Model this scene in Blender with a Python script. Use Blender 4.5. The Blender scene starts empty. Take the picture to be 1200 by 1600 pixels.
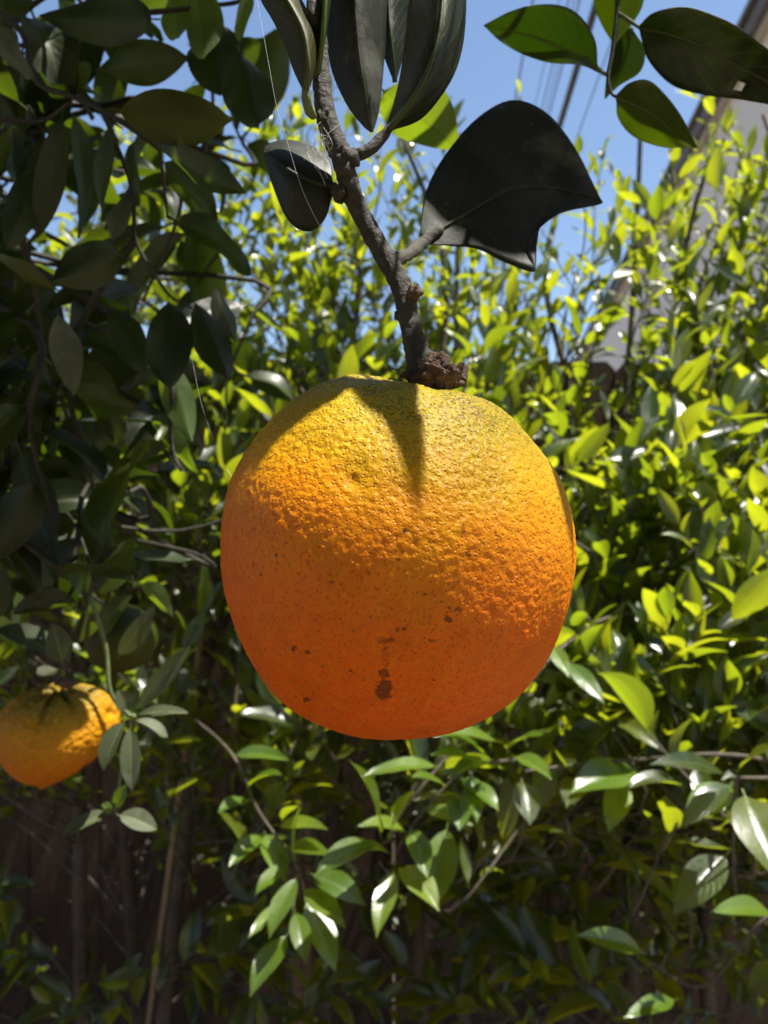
import bpy, bmesh, math, random
import numpy as np
from mathutils import Vector, Matrix, noise

R = math.radians
scene = bpy.context.scene
col = scene.collection
rng = random.Random(7)

# ------------------------------------------------------------------ camera
CAM_Z = 1.5
FPX = 1152.0                       # focal length in photo pixels (photo 1200 x 1600)
cam_d = bpy.data.cameras.new('camera')
cam = bpy.data.objects.new('camera', cam_d)
col.objects.link(cam)
cam.location = (0, 0, CAM_Z)
cam.rotation_euler = (R(90), 0, 0)
cam_d.sensor_fit = 'HORIZONTAL'
cam_d.sensor_width = 36
cam_d.lens = 36 * FPX / 1200
cam_d.clip_start = 0.01
cam_d.clip_end = 1000
cam_d.dof.use_dof = True
cam_d.dof.focus_distance = 0.178
cam_d.dof.aperture_fstop = 27
scene.camera = cam

# ------------------------------------------------------------------ light
SUN = Vector((0.33, -0.06, 0.94)).normalized()      # towards the sun
w = bpy.data.worlds.new('World')
scene.world = w
w.use_nodes = True
nt = w.node_tree
sky = nt.nodes.new('ShaderNodeTexSky')
sky.sky_type = 'NISHITA'
sky.sun_disc = False
sky.sun_elevation = math.asin(SUN.z)
sky.sun_rotation = math.atan2(SUN.x, SUN.y)
sky.air_density = 1.0
sky.dust_density = 0.6
sky.ozone_density = 1.6
bg = nt.nodes['Background']
bg.inputs['Strength'].default_value = 0.080
nt.links.new(sky.outputs[0], bg.inputs['Color'])
sun_d = bpy.data.lights.new('sun', 'SUN')
sun_d.energy = 5.0
sun_d.angle = R(0.53)
sun_d.color = (1.0, 0.95, 0.86)
sun = bpy.data.objects.new('sun', sun_d)
col.objects.link(sun)
sun.location = SUN * 10
sun.rotation_euler = SUN.to_track_quat('Z', 'Y').to_euler()

vs = scene.view_settings
vs.view_transform = 'Standard'
vs.look = 'None'
vs.exposure = 1.3
vs.gamma = 1
vs.use_curve_mapping = False
scene.render.engine = 'CYCLES'
cy = scene.cycles
cy.use_denoising = True
cy.max_bounces = 5
cy.diffuse_bounces = 2
cy.glossy_bounces = 2
cy.transmission_bounces = 3
cy.transparent_max_bounces = 4
cy.use_adaptive_sampling = True
cy.adaptive_threshold = 0.025
cy.caustics_reflective = False
cy.caustics_refractive = False
cy.sample_clamp_indirect = 6


# ------------------------------------------------------------------ helpers
def P(px, py, d):
    """photo pixel + distance along the view axis -> world point"""
    return Vector(((px - 600) / FPX * d, d, CAM_Z + (800 - py) / FPX * d))


def PX(v):
    return 600 + v.x / v.y * FPX, 800 - (v.z - CAM_Z) / v.y * FPX


def tag(o, label=None, cat=None, group=None, kind=None):
    if label: o['label'] = label
    if cat: o['category'] = cat
    if group: o['group'] = group
    if kind: o['kind'] = kind
    return o


def empty(name, loc, label, cat, group=None):
    o = bpy.data.objects.new(name, None)
    o.empty_display_size = 0.05
    col.objects.link(o)
    o.location = loc
    return tag(o, label, cat, group)


def link(name, me, parent=None, mat=None):
    o = bpy.data.objects.new(name, me)
    col.objects.link(o)
    if mat is not None and not me.materials:
        me.materials.append(mat)
    if parent is not None:
        o.parent = parent
        pw = parent.location
        if parent.parent is not None:
            pw = pw + parent.parent.location
        o.location = -Vector(pw)          # meshes are made in world coordinates
    return o


def mesh_np(name, verts, faces, uvs=None, smooth=True, rnd=None):
    """verts (n,3), faces (m,4) or (m,3) index arrays, uvs per vertex"""
    verts = np.asarray(verts, np.float32)
    faces = np.asarray(faces, np.int32)
    me = bpy.data.meshes.new(name)
    k = faces.shape[1]
    me.vertices.add(len(verts))
    me.vertices.foreach_set('co', verts.ravel())
    me.loops.add(faces.size)
    me.loops.foreach_set('vertex_index', faces.ravel())
    me.polygons.add(len(faces))
    me.polygons.foreach_set('loop_start', np.arange(0, faces.size, k, dtype=np.int32))
    me.polygons.foreach_set('use_smooth', np.full(len(faces), smooth))
    me.update(calc_edges=True)
    if uvs is not None:
        uvl = me.uv_layers.new(name='UVMap')
        uvl.data.foreach_set('uv', np.asarray(uvs, np.float32)[faces.ravel()].ravel())
    if rnd is not None:
        a = me.attributes.new('rnd', 'FLOAT', 'POINT')
        a.data.foreach_set('value', np.asarray(rnd, np.float32))
    me.validate()
    return me


def catmull(pts, n):
    """resample a list of equal-length tuples smoothly to n points"""
    p = np.asarray(pts, float)
    m = len(p)
    q = np.vstack([2 * p[0] - p[1], p, 2 * p[-1] - p[-2]])
    out = []
    for i in range(n):
        u = i / (n - 1) * (m - 1)
        k = min(int(u), m - 2)
        t = u - k
        a, b, c, d = q[k], q[k + 1], q[k + 2], q[k + 3]
        out.append(0.5 * (2 * b + (c - a) * t + (2 * a - 5 * b + 4 * c - d) * t * t + (3 * b - a - 3 * c + d) * t ** 3))
    return np.array(out)


def tube_arrays(path, radii, ns=8, jitter=0.0, cap=True):
    path = [Vector(p) for p in path]
    n = len(path)
    V, F = [], []
    t0 = (path[1] - path[0]).normalized()
    ref = Vector((0, 0, 1)) if abs(t0.z) < 0.9 else Vector((1, 0, 0))
    side = t0.cross(ref).normalized()
    for i, p in enumerate(path):
        t = (path[min(i + 1, n - 1)] - path[max(i - 1, 0)]).normalized()
        side = (side - t * side.dot(t)).normalized()
        up = t.cross(side)
        for k in range(ns):
            a = 2 * math.pi * k / ns
            r = radii[i]
            if jitter:
                c = Vector((math.cos(a) * 1.5, math.sin(a) * 1.5, 0)) + p * (0.55 / max(r, 1e-4))
                r *= 1 + jitter * noise.noise(c)
            V.append(p + (side * math.cos(a) + up * math.sin(a)) * r)
    for i in range(n - 1):
        for k in range(ns):
            k2 = (k + 1) % ns
            F.append((i * ns + k, i * ns + k2, (i + 1) * ns + k2, (i + 1) * ns + k))
    if cap:
        V.append(path[0]); V.append(path[-1])
        a, b = n * ns, n * ns + 1
        for k in range(0, ns, 1):
            k2 = (k + 1) % ns
            F.append((a, k2, k, a))
            F.append((b, (n - 1) * ns + k, (n - 1) * ns + k2, b))
    return V, F


def mesh_py(name, V, F, smooth=True):
    me = bpy.data.meshes.new(name)
    F2 = [tuple(dict.fromkeys(f)) for f in F]
    me.from_pydata([tuple(v) for v in V], [], F2)
    if smooth:
        me.polygons.foreach_set('use_smooth', [True] * len(me.polygons))
    me.update()
    return me


def tube(name, path, radii, mat, parent=None, ns=8, n=None, jitter=0.0):
    if n:
        path = catmull(path, n)
        radii = np.interp(np.linspace(0, 1, n), np.linspace(0, 1, len(radii)), radii)
    V, F = tube_arrays(path, radii, ns, jitter)
    return link(name, mesh_py(name, V, F), parent, mat)


def box_arrays(c, s, rot=None):
    V = []
    for x in (-1, 1):
        for y in (-1, 1):
            for z in (-1, 1):
                v = Vector((x * s[0] / 2, y * s[1] / 2, z * s[2] / 2))
                if rot is not None: v = rot @ v
                V.append(v + Vector(c))
    F = [(0, 1, 3, 2), (4, 6, 7, 5), (0, 4, 5, 1), (2, 3, 7, 6), (0, 2, 6, 4), (1, 5, 7, 3)]
    return V, F


# ------------------------------------------------------------------ materials
class NT:
    def __init__(self, name):
        self.m = bpy.data.materials.new(name)
        self.m.use_nodes = True
        self.t = self.m.node_tree
        self.b = self.t.nodes['Principled BSDF']
        self.out = self.t.nodes['Material Output']

    def n(self, kind, **kw):
        nd = self.t.nodes.new('ShaderNode' + kind)
        for k, v in kw.items():
            if k.startswith('i_'):
                nd.inputs[k[2:].replace('_', ' ')].default_value = v
            else:
                setattr(nd, k, v)
        return nd

    def l(self, a, b):
        self.t.links.new(a, b)

    def math(self, op, a, b=None, clamp=False):
        nd = self.n('Math', operation=op)
        nd.use_clamp = clamp
        for i, v in enumerate((a, b)):
            if v is None: continue
            if isinstance(v, (int, float)): nd.inputs[i].default_value = v
            else: self.l(v, nd.inputs[i])
        return nd.outputs[0]

    def ramp(self, fac, stops, interp='LINEAR'):
        nd = self.n('ValToRGB')
        r = nd.color_ramp
        r.interpolation = interp
        while len(r.elements) < len(stops): r.elements.new(0.5)
        for e, (p, c) in zip(r.elements, stops):
            e.position = p
            e.color = c if len(c) == 4 else (*c, 1)
        self.l(fac, nd.inputs[0])
        return nd.outputs[0]

    def mix(self, fac, a, b, mode='MIX'):
        nd = self.n('Mix', data_type='RGBA', blend_type=mode)
        for s, v in ((nd.inputs[0], fac), (nd.inputs[6], a), (nd.inputs[7], b)):
            if isinstance(v, (int, float)): s.default_value = v
            elif isinstance(v, tuple): s.default_value = v if len(v) == 4 else (*v, 1)
            else: self.l(v, s)
        return nd.outputs[2]

    def noise(self, scale, detail=4, rough=0.55, vec=None):
        nd = self.n('TexNoise')
        nd.inputs['Scale'].default_value = scale
        nd.inputs['Detail'].default_value = detail
        nd.inputs['Roughness'].default_value = rough
        if vec is not None: self.l(vec, nd.inputs['Vector'])
        return nd.outputs[0]

    def bump(self, height, strength, dist):
        nd = self.n('Bump')
        nd.inputs['Strength'].default_value = strength
        nd.inputs['Distance'].default_value = dist
        self.l(height, nd.inputs['Height'])
        self.l(nd.outputs[0], self.b.inputs['Normal'])
        return nd.outputs[0]


def leaf_material(name, cols, trans, trans_fac=0.45, rough=0.33, vein=1.0, dust=0.0, back=(0.10, 0.15, 0.05), nveins=9.0, spec=0.5, wear=0.15):
    """cols: four leaf colours along a random ramp; trans: colour of light passing through"""
    m = NT(name)
    uv = m.n('UVMap').outputs[0]
    sp = m.n('SeparateXYZ'); m.l(uv, sp.inputs[0])
    u, v = sp.outputs[0], sp.outputs[1]                   # u along, v across (0.5 = midrib)
    av = m.math('ABSOLUTE', m.math('SUBTRACT', v, 0.5))
    at = m.n('Attribute', attribute_name='rnd')
    oi = m.n('ObjectInfo')
    rnd = m.math('FRACT', m.math('ADD', at.outputs['Fac'], oi.outputs['Random']))
    base = m.ramp(rnd, [(0.0, cols[0]), (0.4, cols[1]), (0.75, cols[2]), (1.0, cols[3])])
    geo = m.n('NewGeometry')
    pos = geo.outputs['Position']
    nz = m.noise(55, 3, 0.6, pos)
    base = m.mix(m.math('MULTIPLY', nz, 0.5), base, m.mix(0.5, base, (0.02, 0.03, 0.008)))
    # veins
    midrib = m.math('LESS_THAN', av, 0.022)
    wv = m.math('SINE', m.math('MULTIPLY', m.math('SUBTRACT', u, m.math('MULTIPLY', av, 0.62)), nveins * 2 * math.pi))
    side = m.math('MULTIPLY', m.math('GREATER_THAN', wv, 0.965), 0.45 * vein)
    vn = m.math('MAXIMUM', m.math('MULTIPLY', midrib, 0.8 * vein), side)
    top = m.mix(vn, base, m.mix(0.6, base, (0.30, 0.38, 0.12)))
    bk = m.mix(0.55, base, (*back, 1))
    bk = m.mix(vn, bk, m.mix(0.5, bk, (0.02, 0.03, 0.01)))
    c = m.mix(geo.outputs['Backfacing'], top, bk)
    # dust and blotches with a shape of their own
    bl = m.ramp(m.noise(26, 5, 0.65, pos), [(0.52, (0, 0, 0)), (0.72, (1, 1, 1))])
    if dust:
        c = m.mix(m.math('MULTIPLY', bl, dust), c, (0.33, 0.34, 0.29))
    sk = m.ramp(m.noise(420, 2, 0.5, pos), [(0.68, (0, 0, 0)), (0.74, (1, 1, 1))])
    c = m.mix(m.math('MULTIPLY', sk, wear), c, (0.16, 0.10, 0.03))
    b = m.b
    m.l(c, b.inputs['Base Color'])
    rg = m.math('ADD', m.math('MULTIPLY', bl, 0.25), rough)
    m.l(rg, b.inputs['Roughness'])
    b.inputs['Specular IOR Level'].default_value = spec
    hh = m.math('ADD', m.math('MULTIPLY', vn, -0.6), m.math('MULTIPLY', m.noise(160, 3, 0.6, pos), 0.6))
    m.bump(hh, 0.35, 0.0012)
    tr = m.n('BsdfTranslucent')
    tc = m.mix(m.math('MULTIPLY', nz, 0.35), (*trans, 1), m.mix(0.5, base, (*trans, 1)))
    tc = m.mix(m.math('MULTIPLY', vn, 0.6), tc, (trans[0] * .35, trans[1] * .45, trans[2] * .3, 1))
    tc = m.mix(m.math('MULTIPLY', m.math('SUBTRACT', 1, rnd), 0.70), tc, (trans[0] * .25, trans[1] * .42, trans[2] * .5, 1))
    m.l(tc, tr.inputs['Color'])
    mx = m.n('MixShader'); mx.inputs[0].default_value = trans_fac
    m.l(b.outputs[0], mx.inputs[1]); m.l(tr.outputs[0], mx.inputs[2])
    m.l(mx.outputs[0], m.out.inputs['Surface'])
    return m.m


def bark_material(name, c1, c2, scale=260, bump=0.6, dist=0.0012, spot=(0.30, 0.29, 0.25)):
    m = NT(name)
    pos = m.n('NewGeometry').outputs['Position']
    n1 = m.noise(scale, 5, 0.65, pos)
    n2 = m.noise(scale * 0.22, 4, 0.6, pos)
    c = m.mix(m.ramp(n2, [(0.35, (0, 0, 0)), (0.65, (1, 1, 1))]), c1, c2)
    c = m.mix(m.math('MULTIPLY', m.ramp(n1, [(0.56, (0, 0, 0)), (0.7, (1, 1, 1))]), 0.55), c, spot)
    m.l(c, m.b.inputs['Base Color'])
    m.b.inputs['Roughness'].default_value = 0.75
    m.bump(n1, bump, dist)
    return m.m


M = {}
M['shrub'] = leaf_material('shrub_leaf', [(0.012, 0.026, 0.004), (0.022, 0.044, 0.005), (0.040, 0.070, 0.006), (0.09, 0.12, 0.009)],
                           (0.60, 0.64, 0.016), 0.46, 0.30, vein=0.6, dust=0.10, back=(0.04, 0.055, 0.020), spec=0.9)
M['shrub_young'] = leaf_material('young_shrub_leaf', [(0.065, 0.13, 0.010), (0.085, 0.155, 0.012), (0.11, 0.18, 0.014), (0.14, 0.20, 0.016)],
                                 (0.48, 0.57, 0.010), 0.40, 0.30, vein=0.4, dust=0.08, back=(0.11, 0.15, 0.035), spec=0.9)
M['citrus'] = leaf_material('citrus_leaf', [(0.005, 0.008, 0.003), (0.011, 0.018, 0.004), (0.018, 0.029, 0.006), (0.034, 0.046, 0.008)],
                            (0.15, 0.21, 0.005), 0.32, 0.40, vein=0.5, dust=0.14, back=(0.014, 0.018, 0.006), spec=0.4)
M['citrus_lit'] = leaf_material('citrus_leaf_lit', [(0.03, 0.06, 0.009), (0.036, 0.072, 0.009), (0.048, 0.085, 0.012), (0.06, 0.10, 0.012)],
                                (0.36, 0.45, 0.010), 0.45, 0.35, vein=1.0, dust=0.10, back=(0.10, 0.15, 0.05))  # brighter copy of the citrus leaf, sunlight put into its colours
M['citrus_sooty'] = leaf_material('citrus_leaf_sooty', [(0.010, 0.011, 0.007), (0.012, 0.013, 0.008), (0.014, 0.015, 0.009), (0.016, 0.018, 0.010)],
                                  (0.03, 0.032, 0.006), 0.10, 0.5, vein=0.07, dust=0.30, back=(0.010, 0.011, 0.007), wear=0.4, spec=0.25)  # pale dust blotches also stand in for light caught by the blade
M['citrus_dusty'] = leaf_material('citrus_leaf_dusty', [(0.055, 0.068, 0.034), (0.065, 0.08, 0.04), (0.078, 0.09, 0.046), (0.10, 0.11, 0.06)],
                                  (0.10, 0.14, 0.03), 0.22, 0.55, vein=0.8, dust=0.4, back=(0.085, 0.097, 0.058), wear=0.3, spec=0.3)
M['citrus_olive'] = leaf_material('citrus_leaf_olive', [(0.035, 0.034, 0.004), (0.04, 0.036, 0.004), (0.042, 0.038, 0.004), (0.045, 0.042, 0.005)],
                                  (0.26, 0.28, 0.006), 0.36, 0.5, vein=0.8, dust=0.08, back=(0.035, 0.032, 0.005), spec=0.3)
M['bark'] = bark_material('citrus_bark', (0.018, 0.015, 0.009), (0.038, 0.032, 0.020), 420, 1.0, 0.0014, (0.085, 0.075, 0.058))
M['bark_trunk'] = bark_material('citrus_trunk_bark', (0.06, 0.05, 0.038), (0.11, 0.095, 0.075), 60, 0.8, 0.008)
M['knot'] = bark_material('woody_knot', (0.045, 0.022, 0.012), (0.14, 0.075, 0.04), 700, 1.0, 0.0015, (0.22, 0.14, 0.09))
M['green_twig'] = bark_material('green_twig_bark', (0.07, 0.10, 0.03), (0.12, 0.15, 0.05), 500, 0.5, 0.0006, (0.2, 0.2, 0.12))
M['shrub_twig'] = bark_material('shrub_twig_bark', (0.055, 0.040, 0.028), (0.10, 0.08, 0.058), 240, 0.8, 0.001, (0.17, 0.14, 0.11))
M['stem'] = bark_material('shrub_stem_bark', (0.045, 0.027, 0.017), (0.085, 0.056, 0.038), 110, 0.8, 0.004, (0.2, 0.16, 0.12))


def wood_material():
    m = NT('fence_wood')
    geo = m.n('NewGeometry')
    mp = m.n('Mapping'); mp.inputs['Scale'].default_value = (14, 14, 1.2)
    m.l(geo.outputs['Position'], mp.inputs[0])
    oi = m.n('ObjectInfo')
    off = m.n('VectorMath', operation='ADD')
    cb = m.n('CombineXYZ'); m.l(m.math('MULTIPLY', oi.outputs['Random'], 37.0), cb.inputs[2])
    m.l(mp.outputs[0], off.inputs[0]); m.l(cb.outputs[0], off.inputs[1])
    n1 = m.noise(4, 6, 0.65, off.outputs[0])
    n2 = m.noise(16, 4, 0.6, off.outputs[0])
    c = m.ramp(n1, [(0.3, (0.022, 0.008, 0.003)), (0.55, (0.038, 0.015, 0.005)), (0.75, (0.062, 0.028, 0.011))])
    c = m.mix(m.math('MULTIPLY', oi.outputs['Random'], 0.35), c, (0.045, 0.022, 0.012))
    m.l(c, m.b.inputs['Base Color'])
    m.b.inputs['Roughness'].default_value = 0.85
    m.bump(n2, 0.6, 0.004)
    return m.m


def simple(name, c, rough=0.7, n_scale=None, c2=None, bump=0.0, dist=0.002):
    m = NT(name)
    if n_scale:
        pos = m.n('NewGeometry').outputs['Position']
        n1 = m.noise(n_scale, 6, 0.65, pos)
        m.l(m.mix(m.ramp(n1, [(0.35, (0, 0, 0)), (0.65, (1, 1, 1))]), c, c2 or tuple(x * .7 for x in c)), m.b.inputs['Base Color'])
        if bump: m.bump(n1, bump, dist)
    else:
        m.b.inputs['Base Color'].default_value = (*c, 1)
    m.b.inputs['Roughness'].default_value = rough
    return m.m


M['fence'] = wood_material()
M['ground'] = simple('ground_concrete', (0.21, 0.16, 0.11), 0.9, 3.0, (0.15, 0.115, 0.075), 0.4, 0.01)
M['stucco'] = simple('stucco', (0.66, 0.64, 0.62), 0.9, 22, (0.60, 0.585, 0.57), 0.5, 0.006)
M['fascia'] = simple('fascia_paint', (0.075, 0.068, 0.062), 0.6, 6, (0.10, 0.09, 0.082))
M['shingle'] = simple('roof_shingle', (0.08, 0.075, 0.07), 0.95, 12, (0.13, 0.12, 0.11), 0.6, 0.01)
M['glass'] = simple('window_glass', (0.05, 0.06, 0.07), 0.05)
M['white_trim'] = simple('window_trim', (0.75, 0.75, 0.74), 0.5)
M['cable'] = simple('cable_rubber', (0.03, 0.03, 0.032), 0.6)
M['pole'] = simple('pole_wood', (0.16, 0.12, 0.09), 0.9, 8, (0.22, 0.17, 0.13))
M['silk'] = simple('spider_silk', (0.85, 0.85, 0.85), 0.3)
M['stake'] = simple('stake_wood', (0.10, 0.06, 0.035), 0.7, 40, (0.15, 0.095, 0.055), 0.3, 0.001)
M['bamboo'] = simple('bamboo', (0.16, 0.105, 0.06), 0.5, 60, (0.22, 0.15, 0.09))
M['tie'] = simple('green_tie', (0.02, 0.12, 0.07), 0.5)

# ------------------------------------------------------------------ ground
g = 150.0
V = [(-g, -g, 0), (g, -g, 0), (g, g, 0), (-g, g, 0)]
ground = link('ground', mesh_py('ground', V, [(0, 1, 2, 3)], False), None, M['ground'])
tag(ground, kind='structure')
# planting bed of soil along the fence, unseen and widened to cut bounced light
M['soil'] = simple('soil', (0.055, 0.038, 0.026), 0.95, 30, (0.09, 0.065, 0.045), 1.0, 0.02)
nx, ny = 60, 12
V, F = [], []
for j in range(ny + 1):
    for i in range(nx + 1):
        x = -4 + 9 * i / nx
        y = 0.30 + 1.59 * j / ny
        V.append((x, y, 0.012 + 0.03 * max(0, math.sin(math.pi * j / ny)) + 0.015 * abs(noise.noise((x * 4, y * 4, 0)))))
for j in range(ny):
    for i in range(nx):
        a = j * (nx + 1) + i
        F.append((a, a + 1, a + nx + 2, a + nx + 1))
tag(link('planting_bed', mesh_py('planting_bed', V, F), None, M['soil']), kind='structure')

# ------------------------------------------------------------------ fence
FY = 1.9
FTOP = CAM_Z + 235 / FPX * FY
fence = empty('board_fence', (0, FY, 0), 'brown wooden fence of dog-eared boards standing behind the leafy shrubs', 'fence')
bw, gap, th = 0.186, 0.0015, 0.018


def board_mesh(h):
    c = 0.022
    prof = [(-bw / 2, 0.02), (bw / 2, 0.02), (bw / 2, h - c), (bw / 2 - c, h), (-bw / 2 + c, h), (-bw / 2, h - c)]
    V = [(x, -th / 2, z) for x, z in prof] + [(x, th / 2, z) for x, z in prof]
    n = len(prof)
    F = [tuple(range(n)), tuple(range(2 * n - 1, n - 1, -1))]
    for k in range(n):
        k2 = (k + 1) % n
        F.append((k2, k, k + n, k2 + n))
    me = mesh_py('board', V, F, False)
    me.materials.append(M['fence'])
    return me


bme = [board_mesh(FTOP), board_mesh(FTOP - 0.008), board_mesh(FTOP + 0.006)]
x0 = (956 - 600) / FPX * FY - bw / 2      # right corner of the board whose dog-ear shows
for k in range(-16, 17):
    o = bpy.data.objects.new('board', bme[k % 3])
    col.objects.link(o)
    o.parent = fence
    o.location = (x0 + k * (bw + gap), rng.uniform(-.003, .003), 0)
    o.rotation_euler = (rng.uniform(-.004, .004), rng.uniform(-.004, .004), 0)
for z in (0.35, 1.05, 1.62):
    Vb, Fb = box_arrays((0.3, FY + 0.033, z), (6.4, 0.04, 0.09))
    link('rail', mesh_py('rail', Vb, Fb, False), fence, M['fence'])
for xx in (-2.4, -0.1, 2.2):
    Vb, Fb = box_arrays((xx, FY + 0.1, FTOP / 2 - .05), (0.09, 0.09, FTOP - .1))
    link('post', mesh_py('post', Vb, Fb, False), fence, M['fence'])

# ------------------------------------------------------------------ house behind the fence
HDIR = Vector((180 / FPX, 1, 0)).normalized()          # its long wall runs towards the pixel (780, 800)
HN = Vector((HDIR.y, -HDIR.x, 0))                      # away from us, to the right
LAT, EH = 2.3, 1.5 + 2.3 * 1.86
A = HDIR * 4.6 + HN * LAT
house = empty('neighbour_house', (A.x, A.y, 0), 'pale grey stucco house with dark roof edge rising beyond the fence', 'house')


def hbox(name, s0, s1, n0, n1, z0, z1, mat, parent=None):
    V = []
    for s in (s0, s1):
        for q in (n0, n1):
            for z in (z0, z1):
                V.append(HDIR * s + HN * q + Vector((0, 0, z)))
    F = [(0, 1, 3, 2), (4, 6, 7, 5), (0, 4, 5, 1), (2, 3, 7, 6), (0, 2, 6, 4), (1, 5, 7, 3)]
    return link(name, mesh_py(name, V, F, False), parent or house, mat)


hbox('wall', 4.6, 34, LAT, LAT + 7, 0, EH - 0.06, M['stucco'])
hbox('fascia', 4.3, 34.3, LAT - 0.16, LAT - 0.10, EH - 0.13, EH + 0.09, M['fascia'])
hbox('soffit', 4.3, 34.3, LAT - 0.10, LAT + 0.3, EH - 0.062, EH - 0.02, M['white_trim'])
V = [HDIR * s + HN * q + Vector((0, 0, z)) for s in (4.25, 34.35) for q, z in ((LAT - 0.2, EH + 0.09), (LAT + 3.5, EH + 1.6), (LAT + 7.2, EH + 0.09), (LAT + 7.2, EH + 0.02), (LAT + 3.5, EH + 1.5), (LAT - 0.2, EH + 0.02))]
F = [(0, 1, 7, 6), (1, 2, 8, 7), (2, 3, 9, 8), (3, 4, 10, 9), (4, 5, 11, 10), (5, 0, 6, 11), (0, 5, 4, 1), (1, 4, 3, 2), (6, 7, 10, 11), (7, 8, 9, 10)]
link('roof', mesh_py('roof', V, F, False), house, M['shingle'])
for s in (13.5, 20.0):
    wn = hbox('window', s, s + 1.3, LAT - 0.03, LAT + 0.02, 2.7, 4.1, M['white_trim'])
    V = [HDIR * a + HN * (LAT - 0.034) + Vector((0, 0, z)) for a, z in ((s + .08, 2.78), (s + 1.22, 2.78), (s + 1.22, 4.02), (s + .08, 4.02))]
    pw = Vector(house.location)
    po = bpy.data.objects.new('pane', mesh_py('pane', V, [(3, 2, 1, 0)], False))
    col.objects.link(po); po.data.materials.append(M['glass']); po.parent = wn; po.location = (0, 0, 0)

# ------------------------------------------------------------------ overhead lines
CD = Vector(((692 - 600) / FPX, 1, 0)).normalized()
CN = Vector((CD.y, -CD.x, 0))
S_END = 46.0
pole_c = CD * S_END + CN * 1.4
pole = empty('utility_pole', (pole_c.x, pole_c.y, 0), 'distant wooden utility pole carrying the overhead lines behind the fence', 'utility pole')
tube('shaft', [(pole_c.x, pole_c.y, 0), (pole_c.x, pole_c.y, 9.5)], [.16, .11], M['pole'], pole, 10)
Vb, Fb = box_arrays((pole_c.x, pole_c.y, 8.2), (2.6, 0.1, 0.12))
link('crossarm', mesh_py('crossarm', Vb, Fb, False), pole, M['pole'])


def cable(px, py, slope, H, r, label, grp=None, s0=-14.0):
    # passes the pixel at height H above the eye; runs along CD
    d = H * FPX / (800 - py)
    p = P(px, py, d)
    lat = p.dot(CN)
    pts = []
    for i in range(41):
        s = s0 + (S_END - s0) * i / 40
        e = (s - p.dot(CD)) / (S_END - s0)
        z = CAM_Z + H + 0.9 * e * e
        pts.append(CD * s + CN * lat + Vector((0, 0, z)))
    V, F = tube_arrays(pts, [r] * len(pts), 8)
    o = link('overhead_cable', mesh_py('overhead_cable', V, F), None, M['cable'])
    tag(o, label, 'cable', grp)
    return o


cable(905, 95, 3.3, 5.0, 0.040, 'thick bundled overhead cable crossing the blue sky')
for px, py, H, r in ((865, 95, 6.0, .008), (872, 98, 6.2, .006), (880, 100, 6.1, .006), (815, 100, 6.4, .012), (853, 90, 6.6, .006), (925, 150, 5.6, .008), (888, 60, 6.4, .006)):
    cable(px, py, 4, H, r, 'thin dark overhead wire strung beside the thick cable', 'thin overhead wires')


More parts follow.
